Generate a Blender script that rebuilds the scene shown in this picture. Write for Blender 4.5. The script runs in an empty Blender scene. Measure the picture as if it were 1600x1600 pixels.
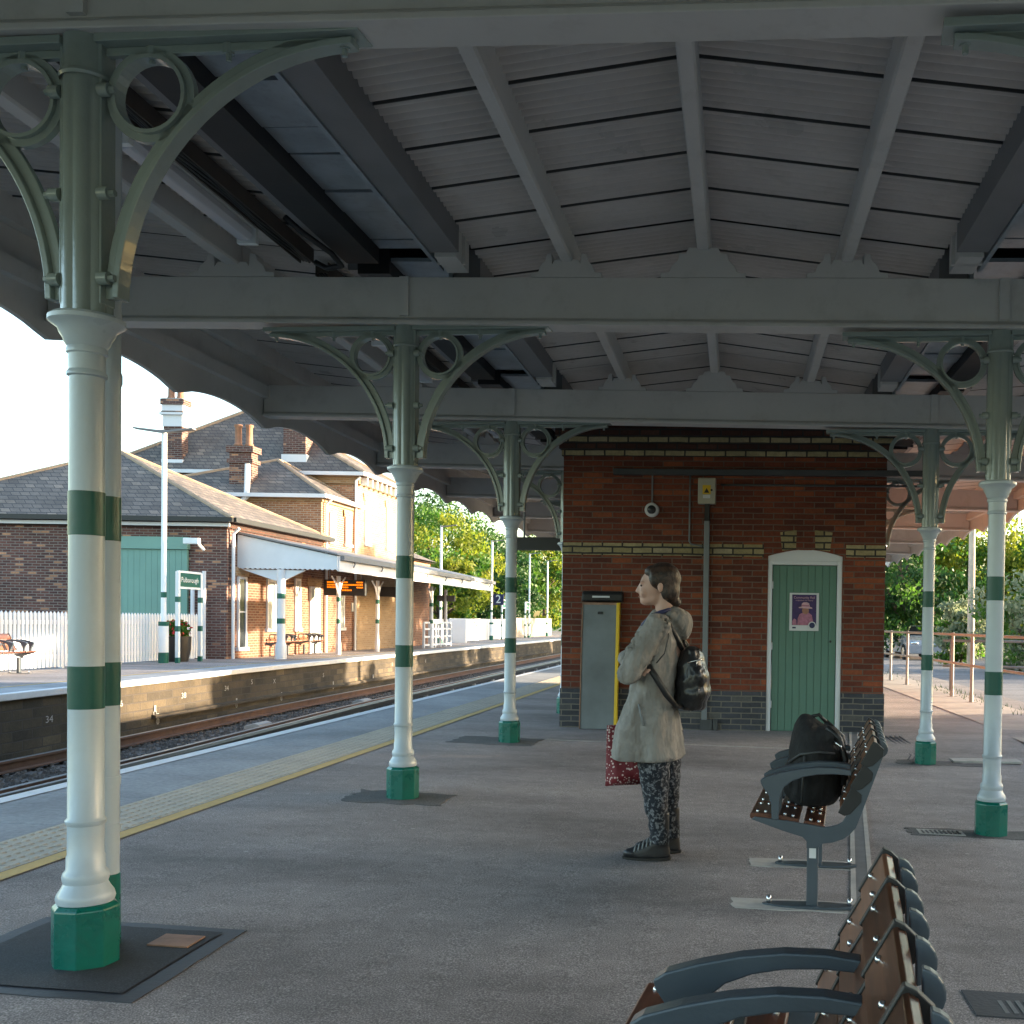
import bpy, bmesh, math, random
from mathutils import Vector, Matrix, noise
R = math.radians
random.seed(7)
SC = bpy.context.scene
COL = SC.collection
WM = {}

# ------------------------------------------------------------------ materials
def nt(m):
    m.use_nodes = True
    t = m.node_tree
    return t, t.nodes, t.links, t.nodes['Principled BSDF']

def srgb(r, g, b):
    f = lambda c: (c/255/12.92) if c/255 <= .04045 else ((c/255+.055)/1.055)**2.4
    return (f(r), f(g), f(b), 1)

def noise_node(N, L, vec, scale, detail=4, rough=.55):
    n = N.new('ShaderNodeTexNoise'); n.inputs['Scale'].default_value = scale
    n.inputs['Detail'].default_value = detail; n.inputs['Roughness'].default_value = rough
    L.new(vec, n.inputs['Vector']); return n

def ramp(N, L, fac, stops):
    r = N.new('ShaderNodeValToRGB'); e = r.color_ramp.elements
    e[0].position, e[0].color = stops[0][0], stops[0][1]
    e[1].position, e[1].color = stops[-1][0], stops[-1][1]
    for p, c in stops[1:-1]:
        x = e.new(p); x.color = c
    L.new(fac, r.inputs['Fac']); return r

def g4(v): return (v, v, v, 1)

def paint(name, col, rough=.45, var=.14, scale=2.0, bump=.05, bscale=40, metal=0., dirt=0., dcol=(.05, .045, .04, 1), coat=0.):
    m = bpy.data.materials.new(name); t, N, L, B = nt(m)
    tc = N.new('ShaderNodeTexCoord'); v = tc.outputs['Object']
    n1 = noise_node(N, L, v, scale, 6)
    c = col if len(col) == 4 else (*col, 1)
    lo = tuple(x*(1-var) for x in c[:3])+(1,); hi = tuple(min(1, x*(1+var)) for x in c[:3])+(1,)
    r1 = ramp(N, L, n1.outputs['Fac'], [(.3, lo), (.7, hi)])
    out = r1.outputs['Color']
    if dirt > 0:
        n2 = noise_node(N, L, v, scale*2.7, 8, .7)
        r2 = ramp(N, L, n2.outputs['Fac'], [(.52, g4(0)), (.75, g4(dirt))])
        mx = N.new('ShaderNodeMixRGB'); L.new(r2.outputs['Color'], mx.inputs['Fac'])
        L.new(out, mx.inputs['Color1']); mx.inputs['Color2'].default_value = dcol; out = mx.outputs['Color']
    L.new(out, B.inputs['Base Color'])
    n3 = noise_node(N, L, v, bscale, 3)
    rr = N.new('ShaderNodeMapRange'); L.new(n1.outputs['Fac'], rr.inputs['Value'])
    rr.inputs['To Min'].default_value = max(0, rough-.1); rr.inputs['To Max'].default_value = min(1, rough+.12)
    L.new(rr.outputs['Result'], B.inputs['Roughness'])
    B.inputs['Metallic'].default_value = metal
    if coat: B.inputs['Coat Weight'].default_value = coat; B.inputs['Coat Roughness'].default_value = .15
    if bump:
        b = N.new('ShaderNodeBump'); b.inputs['Strength'].default_value = bump*2; b.inputs['Distance'].default_value = .01
        L.new(n3.outputs['Fac'], b.inputs['Height']); L.new(b.outputs['Normal'], B.inputs['Normal'])
    return m

def brick(name, c1, c2, c3, mortar, bw=.225, bh=.072, mort=.011, rough=.85, bump=.5, odd=.12, stain=.35, slope=1.0, offs=.5):
    m = bpy.data.materials.new(name); t, N, L, B = nt(m)
    tc = N.new('ShaderNodeTexCoord'); sx = N.new('ShaderNodeSeparateXYZ'); L.new(tc.outputs['Object'], sx.inputs[0])
    ad = N.new('ShaderNodeMath'); ad.operation = 'ADD'; L.new(sx.outputs['X'], ad.inputs[0]); L.new(sx.outputs['Y'], ad.inputs[1])
    ml = N.new('ShaderNodeMath'); ml.operation = 'MULTIPLY'; L.new(sx.outputs['Z'], ml.inputs[0]); ml.inputs[1].default_value = slope
    cx = N.new('ShaderNodeCombineXYZ'); L.new(ad.outputs[0], cx.inputs['X']); L.new(ml.outputs[0], cx.inputs['Y'])
    # slight wobble so that the courses are not ruler straight
    nw = noise_node(N, L, tc.outputs['Object'], 6, 2)
    sc = N.new('ShaderNodeVectorMath'); sc.operation = 'SCALE'; sc.inputs['Scale'].default_value = .012
    L.new(nw.outputs['Color'], sc.inputs[0])
    va = N.new('ShaderNodeVectorMath'); va.operation = 'ADD'; L.new(cx.outputs[0], va.inputs[0]); L.new(sc.outputs[0], va.inputs[1])
    bt = N.new('ShaderNodeTexBrick'); L.new(va.outputs[0], bt.inputs['Vector'])
    bt.offset = offs; bt.inputs['Scale'].default_value = 1
    bt.inputs['Brick Width'].default_value = bw; bt.inputs['Row Height'].default_value = bh
    bt.inputs['Mortar Size'].default_value = mort; bt.inputs['Mortar Smooth'].default_value = .3
    bt.inputs['Color1'].default_value = g4(0); bt.inputs['Color2'].default_value = g4(1); bt.inputs['Mortar'].default_value = g4(.5)
    bt.inputs['Bias'].default_value = 0
    A = lambda c: c if len(c) == 4 else (*c, 1)
    rp = ramp(N, L, bt.outputs['Color'], [(0, A(c1)), (.62, A(c2)), (1-odd, A(c2)), (1-odd*.5, A(c3))])
    n1 = noise_node(N, L, tc.outputs['Object'], .9, 7, .65)
    r1 = ramp(N, L, n1.outputs['Fac'], [(.32, g4(1-stain)), (.68, g4(1.12))])
    mu = N.new('ShaderNodeMixRGB'); mu.blend_type = 'MULTIPLY'; mu.inputs['Fac'].default_value = 1
    L.new(rp.outputs['Color'], mu.inputs['Color1']); L.new(r1.outputs['Color'], mu.inputs['Color2'])
    nf = noise_node(N, L, tc.outputs['Object'], 28, 5, .7)
    r3 = ramp(N, L, nf.outputs['Fac'], [(.3, g4(.75)), (.72, g4(1.2))])
    mu2 = N.new('ShaderNodeMixRGB'); mu2.blend_type = 'MULTIPLY'; mu2.inputs['Fac'].default_value = 1
    L.new(mu.outputs['Color'], mu2.inputs['Color1']); L.new(r3.outputs['Color'], mu2.inputs['Color2'])
    mx = N.new('ShaderNodeMixRGB'); L.new(bt.outputs['Fac'], mx.inputs['Fac'])
    L.new(mu2.outputs['Color'], mx.inputs['Color1']); mx.inputs['Color2'].default_value = A(mortar)
    L.new(mx.outputs['Color'], B.inputs['Base Color']); B.inputs['Roughness'].default_value = rough
    iv = N.new('ShaderNodeMath'); iv.operation = 'SUBTRACT'; iv.inputs[0].default_value = 1; L.new(bt.outputs['Fac'], iv.inputs[1])
    a2 = N.new('ShaderNodeMath'); a2.operation = 'MULTIPLY_ADD'; L.new(nf.outputs['Fac'], a2.inputs[0]); a2.inputs[1].default_value = .5
    L.new(iv.outputs[0], a2.inputs[2])
    b = N.new('ShaderNodeBump'); b.inputs['Strength'].default_value = bump; b.inputs['Distance'].default_value = .012
    L.new(a2.outputs[0], b.inputs['Height']); L.new(b.outputs['Normal'], B.inputs['Normal'])
    return m

def asphalt(name, col, speck=.5, patch=.35, fine=170):
    m = bpy.data.materials.new(name); t, N, L, B = nt(m)
    tc = N.new('ShaderNodeTexCoord'); v = tc.outputs['Object']
    mp = N.new('ShaderNodeMapping'); L.new(v, mp.inputs['Vector']); mp.inputs['Scale'].default_value = (.42, 1, 1)
    n1 = noise_node(N, L, mp.outputs['Vector'], .9, 8, .64)
    n2 = noise_node(N, L, v, fine, 2, .6)
    n4 = noise_node(N, L, v, 9, 6, .7)
    r1 = ramp(N, L, n1.outputs['Fac'], [(.28, tuple(c*(1-patch) for c in col)+(1,)), (.5, (*col, 1)), (.75, tuple(min(1, c*(1+patch)) for c in col)+(1,))])
    r2 = ramp(N, L, n2.outputs['Fac'], [(.3, g4(1-speck)), (.55, g4(1)), (.72, g4(1+speck*1.6))])
    mu = N.new('ShaderNodeMixRGB'); mu.blend_type = 'MULTIPLY'; mu.inputs['Fac'].default_value = 1
    L.new(r1.outputs['Color'], mu.inputs['Color1']); L.new(r2.outputs['Color'], mu.inputs['Color2'])
    r4 = ramp(N, L, n4.outputs['Fac'], [(.35, g4(.86)), (.7, g4(1.12))])
    mu2 = N.new('ShaderNodeMixRGB'); mu2.blend_type = 'MULTIPLY'; mu2.inputs['Fac'].default_value = 1
    L.new(mu.outputs['Color'], mu2.inputs['Color1']); L.new(r4.outputs['Color'], mu2.inputs['Color2'])
    # trodden gum and grit: sparse pale flecks
    vo = N.new('ShaderNodeTexVoronoi'); vo.inputs['Scale'].default_value = 4.5; L.new(v, vo.inputs['Vector'])
    r5 = ramp(N, L, vo.outputs['Distance'], [(.04, g4(.6)), (.07, g4(0))])
    sv = N.new('ShaderNodeSeparateColor'); L.new(vo.outputs['Color'], sv.inputs[0])
    gt = N.new('ShaderNodeMath'); gt.operation = 'GREATER_THAN'; gt.inputs[1].default_value = .62; L.new(sv.outputs[0], gt.inputs[0])
    mm = N.new('ShaderNodeMath'); mm.operation = 'MULTIPLY'; L.new(r5.outputs['Color'], mm.inputs[0]); L.new(gt.outputs[0], mm.inputs[1])
    mx = N.new('ShaderNodeMixRGB'); L.new(mm.outputs[0], mx.inputs['Fac'])
    L.new(mu2.outputs['Color'], mx.inputs['Color1']); mx.inputs['Color2'].default_value = (.52, .50, .46, 1)
    L.new(mx.outputs['Color'], B.inputs['Base Color']); B.inputs['Roughness'].default_value = .82
    b = N.new('ShaderNodeBump'); b.inputs['Strength'].default_value = .35; b.inputs['Distance'].default_value = .004
    L.new(n2.outputs['Fac'], b.inputs['Height']); L.new(b.outputs['Normal'], B.inputs['Normal'])
    return m

def wood(name, col, rough=.35, axis=1, coat=.2):
    m = bpy.data.materials.new(name); t, N, L, B = nt(m)
    tc = N.new('ShaderNodeTexCoord'); mp = N.new('ShaderNodeMapping'); L.new(tc.outputs['Object'], mp.inputs['Vector'])
    s = [45, 45, 45]; s[axis] = 2.5; mp.inputs['Scale'].default_value = s
    n = noise_node(N, L, mp.outputs['Vector'], 1, 6, .6)
    r = ramp(N, L, n.outputs['Fac'], [(.3, tuple(c*.5 for c in col)+(1,)), (.7, tuple(c*1.35 for c in col)+(1,))])
    L.new(r.outputs['Color'], B.inputs['Base Color']); B.inputs['Roughness'].default_value = rough
    B.inputs['Coat Weight'].default_value = coat; B.inputs['Coat Roughness'].default_value = .2
    b = N.new('ShaderNodeBump'); b.inputs['Strength'].default_value = .15; b.inputs['Distance'].default_value = .003
    L.new(n.outputs['Fac'], b.inputs['Height']); L.new(b.outputs['Normal'], B.inputs['Normal'])
    return m

def leaf(name, c1, c2, trans=.45, scale=.6):
    m = bpy.data.materials.new(name); t, N, L, B = nt(m)
    tc = N.new('ShaderNodeTexCoord')
    n = noise_node(N, L, tc.outputs['Object'], scale, 4, .7)
    r = ramp(N, L, n.outputs['Fac'], [(.36, (*c1, 1)), (.64, (*c2, 1))])
    L.new(r.outputs['Color'], B.inputs['Base Color']); B.inputs['Roughness'].default_value = .55
    tr = N.new('ShaderNodeBsdfTranslucent'); L.new(r.outputs['Color'], tr.inputs['Color'])
    ms = N.new('ShaderNodeMixShader'); ms.inputs['Fac'].default_value = trans
    L.new(B.outputs[0], ms.inputs[1]); L.new(tr.outputs[0], ms.inputs[2])
    L.new(ms.outputs[0], N['Material Output'].inputs['Surface'])
    return m

def cloth(name, c1, c2, scale, rough=.9, thresh=(.45, .55), bump=.3, bscale=14, vor=False):
    m = bpy.data.materials.new(name); t, N, L, B = nt(m)
    tc = N.new('ShaderNodeTexCoord'); v = tc.outputs['Object']
    if vor:
        n = N.new('ShaderNodeTexVoronoi'); n.inputs['Scale'].default_value = scale; L.new(v, n.inputs['Vector']); f = n.outputs['Distance']
    else:
        n = noise_node(N, L, v, scale, 4, .65); f = n.outputs['Fac']
    r = ramp(N, L, f, [(thresh[0], (*c1, 1)), (thresh[1], (*c2, 1))])
    L.new(r.outputs['Color'], B.inputs['Base Color']); B.inputs['Roughness'].default_value = rough
    mp = N.new('ShaderNodeMapping'); L.new(v, mp.inputs['Vector']); mp.inputs['Scale'].default_value = (1, 1, .45)
    n2 = noise_node(N, L, mp.outputs['Vector'], bscale, 3, .5)
    b = N.new('ShaderNodeBump'); b.inputs['Strength'].default_value = bump; b.inputs['Distance'].default_value = .07
    L.new(n2.outputs['Fac'], b.inputs['Height']); L.new(b.outputs['Normal'], B.inputs['Normal'])
    return m

def emit(name, col, s):
    m = bpy.data.materials.new(name); t, N, L, B = nt(m)
    B.inputs['Emission Color'].default_value = (*col, 1); B.inputs['Emission Strength'].default_value = s
    B.inputs['Base Color'].default_value = (*col, 1); return m

M = {}
M['white'] = paint('white_paint', (.53, .52, .505), .45, .07, 1.5, .03, 30, dirt=.35, dcol=(.25, .24, .21, 1))
M['sheet'] = paint('ceiling_sheet', (.50, .475, .455), .30, .1, 2.2, .02, 30, dirt=.4, dcol=(.3, .28, .26, 1))
M['galv'] = paint('galvanised', (.30, .34, .38), .4, .2, 5, .03, 60, metal=.25, dirt=.5, dcol=(.14, .14, .15, 1))
M['steel'] = paint('grey_steel', (.17, .17, .18), .5, .15, 3, .03, 50)
M['dark'] = paint('dark_void', (.015, .015, .017), .6, .2, 4, .03)
M['black'] = paint('black_plastic', (.012, .012, .013), .45, .2, 8, .04, 60)
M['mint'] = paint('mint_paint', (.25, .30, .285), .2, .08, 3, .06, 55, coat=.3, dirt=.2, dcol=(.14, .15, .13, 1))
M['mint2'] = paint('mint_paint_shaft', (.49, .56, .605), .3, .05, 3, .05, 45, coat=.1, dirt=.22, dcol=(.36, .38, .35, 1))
M['green'] = paint('green_band', (.003, .082, .060), .35, .12, 6, .05, 60)
M['teal'] = paint('teal_base', (.0, .135, .10), .28, .16, 9, .06, 50, coat=.3, dirt=.3, dcol=(.05, .10, .075, 1))
M['asphalt'] = asphalt('platform_asphalt', (.285, .253, .243), .6, .48)
M['tar'] = asphalt('new_tarmac', (.040, .041, .046), .5, .25, 180)
M['tar2'] = asphalt('old_tarmac_patch', (.11, .104, .102), .6, .35, 170)
M['tarseal'] = paint('tar_seal', (.05, .05, .058), .6, .2, 6, .1, 60)
M['road'] = asphalt('road_tarmac', (.19, .185, .195), .35, .25, 60)
M['concrete'] = paint('concrete', (.40, .35, .31), .85, .15, 3, .15, 60, dirt=.4, dcol=(.2, .17, .14, 1))
M['pale'] = paint('pale_mortar', (.42, .40, .37), .9, .15, 9, .2, 60)
M['coping'] = brick('coping_slab', (.32, .33, .345), (.36, .37, .38), (.4, .4, .4), (.16, .16, .16), bw=60, bh=60, bump=.05)
M['tact'] = paint('tactile_slab', (.50, .455, .375), .8, .1, 4, .1, 60, dirt=.4, dcol=(.25, .24, .22, 1))
M['line'] = paint('white_line', (.74, .74, .74), .7, .06, 6, .08, 60, dirt=.3, dcol=(.4, .4, .4, 1))
M['yellow'] = paint('yellow_line', (.60, .41, .14), .75, .1, 9, .1, 60, dirt=.6, dcol=(.3, .24, .12, 1))
M['ybright'] = paint('yellow_trim', (.75, .48, .015), .45, .08, 9, .03)
M['brick'] = brick('red_brick', (.125, .031, .016), (.205, .047, .019), (.31, .08, .028), (.14, .095, .07), bh=.0635, mort=.007, bump=.5, odd=.2, stain=.5)
M['blueb'] = brick('blue_brick', (.030, .032, .042), (.055, .056, .07), (.09, .085, .08), (.17, .15, .12), bh=.0635, mort=.007, bump=.5, rough=.6)
M['cream'] = brick('cream_brick', (.36, .29, .14), (.44, .36, .19), (.48, .4, .25), (.04, .035, .03), bump=.5, stain=.5)
M['brickdk'] = brick('dark_brick', (.05, .018, .012), (.08, .028, .016), (.1, .04, .025), (.03, .026, .022), bump=.5)  # darker brick for the corbel and cornice courses
M['brickst'] = brick('stock_brick', (.085, .036, .032), (.15, .062, .048), (.50, .25, .14), (.20, .17, .15), bump=.5, odd=.13, stain=.45)
M['brickfr'] = brick('front_brick', (.30, .12, .055), (.40, .18, .085), (.5, .26, .13), (.42, .34, .25), bump=.4, stain=.3)
M['brickred'] = brick('station_red_brick', (.15, .055, .032), (.24, .095, .052), (.38, .17, .09), (.26, .20, .15), bump=.4, stain=.4)
M['brickyl'] = brick('yellow_brick', (.33, .20, .10), (.40, .26, .14), (.46, .31, .18), (.36, .28, .2), bump=.3, stain=.2)
M['slate'] = brick('slate', (.125, .108, .10), (.175, .15, .135), (.235, .195, .165), (.05, .048, .052), bw=.26, bh=.13, mort=.012, bump=.6, stain=.35, odd=.2)
M['ridge'] = paint('ridge_tile', (.36, .26, .18), .8, .2, 4, .1)
M['platwall'] = brick('platform_wall', (.055, .043, .028), (.098, .074, .044), (.14, .105, .06), (.06, .05, .042), bw=.45, bh=.15, bump=.7, stain=.6)
M['ballast'] = asphalt('ballast', (.085, .070, .060), .8, .3, 24)
M['stone'] = paint('ballast_stone', (.12, .10, .088), .9, .5, 9, .2, 60)
M['rust'] = paint('rusty_rail', (.15, .072, .042), .75, .25, 5, .15, 50)
M['shine'] = paint('rail_head', (.17, .15, .14), .35, .2, 5, .03, metal=.6)
M['blackrail'] = paint('conductor', (.03, .028, .03), .4, .2, 5, .05)
M['sleeper'] = paint('sleeper', (.12, .105, .095), .9, .25, 4, .2)
M['doorg'] = paint('door_green', (.10, .205, .155), .5, .10, 1.6, .05, 40, dirt=.2, dcol=(.08, .16, .12, 1))
M['goods'] = paint('goods_door_green', (.17, .32, .265), .55, .08, 1, .04, 30)
M['rampg'] = paint('ramp_grey', (.155, .175, .18), .5, .28, 2.2, .04, 40)
M['conduit'] = paint('conduit_grey', (.19, .205, .215), .5, .1, 4, .03)
M['conduitdk'] = paint('trunking', (.055, .058, .06), .5, .15, 4, .03)
M['beige'] = paint('box_beige', (.45, .42, .32), .5, .06, 4, .03)
M['benchs'] = paint('bench_steel', (.062, .080, .098), .34, .1, 6, .04, 70, coat=.15)
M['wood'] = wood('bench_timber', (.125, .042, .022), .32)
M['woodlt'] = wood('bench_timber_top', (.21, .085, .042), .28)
M['chrome'] = paint('bolt', (.75, .75, .75), .25, .05, 5, 0, metal=1)
M['coat'] = cloth('coat_fabric', (.215, .20, .183), (.27, .25, .228), 6, .8, bump=1.0, bscale=10)
M['trous'] = cloth('trouser_print', (.012, .015, .022), (.18, .185, .20), 58, .9, (.5, .60), .5, 12)
M['boot'] = paint('boot_leather', (.018, .018, .021), .42, .2, 9, .1, 40)
M['leather'] = cloth('bag_leather', (.014, .014, .016), (.024, .023, .024), 5, .3, bump=.6, bscale=11)
M['fabblk'] = cloth('bag_fabric', (.008, .008, .009), (.013, .013, .014), 9, .85, bump=.5, bscale=13)
M['skin'] = paint('skin', (.50, .30, .23), .5, .08, 9, .03, 60)
M['hair'] = cloth('hair', (.016, .009, .006), (.045, .024, .015), 38, .5, bump=.16, bscale=70)
M['redbag'] = cloth('red_print_bag', (.60, .47, .44), (.15, .009, .016), 58, .7, (.26, .36), .5, 9, vor=True)
M['purple'] = paint('poster_purple', (.045, .02, .11), .5, .25, 14, 0)
M['pink'] = paint('poster_pink', (.42, .16, .24), .5, .25, 30, 0)
M['pinklt'] = paint('poster_pale_pink', (.60, .36, .40), .5, .15, 30, 0)
M['face'] = paint('poster_face', (.36, .17, .12), .5, .15, 30, 0)
M['navy'] = paint('navy', (.02, .025, .09), .5, .1, 9, 0)
M['paper'] = paint('paper_white', (.66, .66, .66), .6, .04, 9, 0)
M['signg'] = paint('sign_green', (.0, .10, .07), .4, .08, 5, 0)
M['signw'] = paint('sign_white', (.78, .80, .80), .4, .04, 5, 0)
M['trim'] = paint('white_trim', (.70, .71, .74), .5, .05, 2, .02)
M['glass'] = paint('dark_glass', (.03, .035, .04), .12, .3, 2, 0)
M['blind'] = paint('pale_blind', (.42, .45, .45), .35, .2, 3, 0)
M['orange'] = emit('led_orange', (1, .20, .0), .28)
M['amber'] = paint('amber_door', (.55, .27, .06), .5, .2, 3, .03)
M['terra'] = paint('chimney_pot', (.30, .15, .09), .8, .2, 6, .05)
M['copper'] = paint('rusty_cover', (.30, .17, .11), .7, .35, 8, .1)
M['grating'] = paint('grating', (.16, .165, .17), .6, .2, 9, .1)
M['rustpipe'] = paint('handrail', (.42, .36, .31), .55, .1, 3, .05, 40, dirt=.6, dcol=(.27, .19, .13, 1))
M['pole'] = paint('pale_timber', (.5, .42, .33), .8, .15, 3, .1)
M['bark'] = paint('bark', (.10, .075, .055), .9, .3, 5, .3, 20)
M['leafd'] = leaf('leaf_dark', (.016, .062, .012), (.045, .125, .022), .35)
M['leafm'] = leaf('leaf_mid', (.035, .115, .012), (.10, .22, .022), .5)
M['leafy'] = leaf('leaf_yellow', (.13, .20, .015), (.29, .31, .03), .6)
M['leafg'] = leaf('leaf_grey', (.19, .24, .14), (.36, .40, .25), .45)
M['grass'] = leaf('grass', (.07, .10, .03), (.16, .16, .06), .2, 1.5)
M['ground'] = paint('earth_grass', (.10, .12, .05), .95, .4, .3, .2, 5)
M['carp'] = paint('car_paint', (.30, .33, .38), .25, .04, 4, 0, coat=.6)
M['tyre'] = paint('tyre', (.02, .02, .02), .8, .1, 5, 0)
M['red'] = paint('flower_red', (.45, .02, .03), .6, .2, 9, 0)
M['tube'] = paint('light_diffuser', (.52, .53, .58), .3, .04, 5, 0)
M['brown'] = paint('cable_tray', (.055, .042, .035), .6, .3, 8, .05)
M['yglow'] = paint('yellow_car_paint', (.62, .5, .03), .4, .1, 5, 0)

# ------------------------------------------------------------------ mesh kit
class MB:
    def __init__(s): s.v = []; s.f = []; s.mi = []; s.cur = 0
    def add(s, vs, fs):
        o = len(s.v); s.v += [tuple(p) for p in vs]
        for f in fs: s.f.append(tuple(o+i for i in f)); s.mi.append(s.cur)
        return s
    def box(s, c, d, rot=None):
        hx, hy, hz = d[0]/2, d[1]/2, d[2]/2
        P = [Vector((x*hx, y*hy, z*hz)) for x in (-1, 1) for y in (-1, 1) for z in (-1, 1)]
        if rot is not None: P = [rot @ p for p in P]
        P = [p+Vector(c) for p in P]
        return s.add(P, [(0, 1, 3, 2), (4, 6, 7, 5), (0, 4, 5, 1), (2, 3, 7, 6), (0, 2, 6, 4), (1, 5, 7, 3)])
    def bb(s, x0, x1, y0, y1, z0, z1): return s.box(((x0+x1)/2, (y0+y1)/2, (z0+z1)/2), (x1-x0, y1-y0, z1-z0))
    def prism(s, poly, fn, a, b):
        """poly of (u,w); fn(u,w,t) gives the point; extruded t=a..b"""
        n = len(poly)
        vs = [fn(u, w, a) for u, w in poly]+[fn(u, w, b) for u, w in poly]
        return s.add(vs, [tuple(range(n))[::-1], tuple(range(n, 2*n))]+[(i, (i+1) % n, n+(i+1) % n, n+i) for i in range(n)])
    def tube(s, pts, r, n=8, cap=True):
        pts = [Vector(p) for p in pts]
        rs = r if isinstance(r, (list, tuple)) else [r]*len(pts)
        rings = []; up = None
        for i, p in enumerate(pts):
            d = (pts[min(i+1, len(pts)-1)]-pts[max(i-1, 0)]).normalized()
            if up is None: up = Vector((0, 0, 1)) if abs(d.z) < .9 else Vector((1, 0, 0))
            a = (up-d*up.dot(d))
            a = a.normalized() if a.length > 1e-6 else d.orthogonal().normalized()
            up = a; b = d.cross(a)
            rings.append([p+(a*math.cos(2*math.pi*k/n)+b*math.sin(2*math.pi*k/n))*rs[i] for k in range(n)])
        return s.loft(rings, cap)
    def loft(s, rings, cap=True):
        n = len(rings[0]); vs = [p for r in rings for p in r]; fs = []
        for i in range(len(rings)-1):
            for k in range(n): fs.append((i*n+k, i*n+(k+1) % n, (i+1)*n+(k+1) % n, (i+1)*n+k))
        if cap: fs += [tuple(range(n))[::-1], tuple((len(rings)-1)*n+k for k in range(n))]
        return s.add(vs, fs)
    def lathe(s, prof, c=(0, 0, 0), n=24, ph=0., cap=True):
        return s.loft([[(c[0]+r*math.cos(2*math.pi*k/n+ph), c[1]+r*math.sin(2*math.pi*k/n+ph), c[2]+z) for k in range(n)] for r, z in prof], cap)
    def ell(s, c, r, n=14, m=9, rot=None):
        rings = []
        for j in range(1, m):
            t = math.pi*j/m-math.pi/2
            ring = [Vector((r[0]*math.cos(t)*math.cos(2*math.pi*k/n), r[1]*math.cos(t)*math.sin(2*math.pi*k/n), r[2]*math.sin(t))) for k in range(n)]
            rings.append([(rot @ p if rot else p)+Vector(c) for p in ring])
        return s.loft(rings)
    def quad(s, a, b, c, d): return s.add([a, b, c, d], [(0, 1, 2, 3)])
    def build(s, name, mat, parent=None, smooth=False, local=False, bev=0., fn=None, loc=None):
        vs = [fn(*p) for p in s.v] if fn else s.v
        o_loc = Vector((0, 0, 0))
        if parent is not None and not local:
            inv = WM[parent.name].inverted(); vs = [inv @ Vector(p) for p in vs]
        elif parent is None:
            if loc is None and not local:
                k = len(vs); o_loc = Vector((sum(p[0] for p in vs)/k, sum(p[1] for p in vs)/k, min(p[2] for p in vs)))
            elif loc is not None: o_loc = Vector(loc)
            if not local: vs = [Vector(p)-o_loc for p in vs]
        me = bpy.data.meshes.new(name); me.from_pydata([tuple(p) for p in vs], [], s.f)
        mats = mat if isinstance(mat, (list, tuple)) else [mat]
        for m in mats: me.materials.append(M[m])
        if len(mats) > 1:
            for p, i in zip(me.polygons, s.mi): p.material_index = i
        bm = bmesh.new(); bm.from_mesh(me); bmesh.ops.recalc_face_normals(bm, faces=bm.faces); bm.to_mesh(me); bm.free()
        if smooth:
            for p in me.polygons: p.use_smooth = True
            if smooth != 'all':
                try: me.set_sharp_from_angle(angle=R(38))
                except Exception: pass
        o = bpy.data.objects.new(name, me); COL.objects.link(o)
        if parent is not None:
            o.parent = parent; WM[o.name] = WM[parent.name].copy()
        else:
            o.location = o_loc; WM[o.name] = Matrix.Translation(o_loc)
        if bev:
            md = o.modifiers.new('bevel', 'BEVEL'); md.width = bev; md.segments = 2; md.limit_method = 'ANGLE'; md.angle_limit = R(40)
            md.harden_normals = False
        return o

def tag(o, label=None, cat=None, group=None, kind=None):
    if label: o['label'] = label
    if cat: o['category'] = cat
    if group: o['group'] = group
    if kind: o['kind'] = kind
    return o

def thing(name, label, cat, loc=(0, 0, 0), rz=0., group=None):
    o = bpy.data.objects.new(name, None); COL.objects.link(o)
    o.location = loc; o.rotation_euler = (0, 0, rz); o.empty_display_size = .2
    WM[o.name] = Matrix.Translation(loc) @ Matrix.Rotation(rz, 4, 'Z')
    return tag(o, label, cat, group)

def copy_tree(o, parent=None):
    c = o.copy(); COL.objects.link(c)
    if parent: c.parent = parent; c.matrix_parent_inverse = o.matrix_parent_inverse
    for ch in list(o.children): copy_tree(ch, c)
    return c

def dup(o, loc, rz, label):
    c = copy_tree(o); c.location = loc; c.rotation_euler = (0, 0, rz); c['label'] = label
    WM[c.name] = Matrix.Translation(loc) @ Matrix.Rotation(rz, 4, 'Z'); return c

def text(body, size, fn, mb, ext=.0):
    cu = bpy.data.curves.new('t', 'FONT'); cu.body = body; cu.size = size; cu.align_x = 'CENTER'; cu.align_y = 'CENTER'
    cu.extrude = ext
    o = bpy.data.objects.new('t', cu); COL.objects.link(o)
    dg = bpy.context.evaluated_depsgraph_get(); me = bpy.data.meshes.new_from_object(o.evaluated_get(dg))
    mb.add([fn(*v.co) for v in me.vertices], [tuple(p.vertices) for p in me.polygons])
    bpy.data.objects.remove(o); bpy.data.meshes.remove(me); bpy.data.curves.remove(cu)

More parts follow.
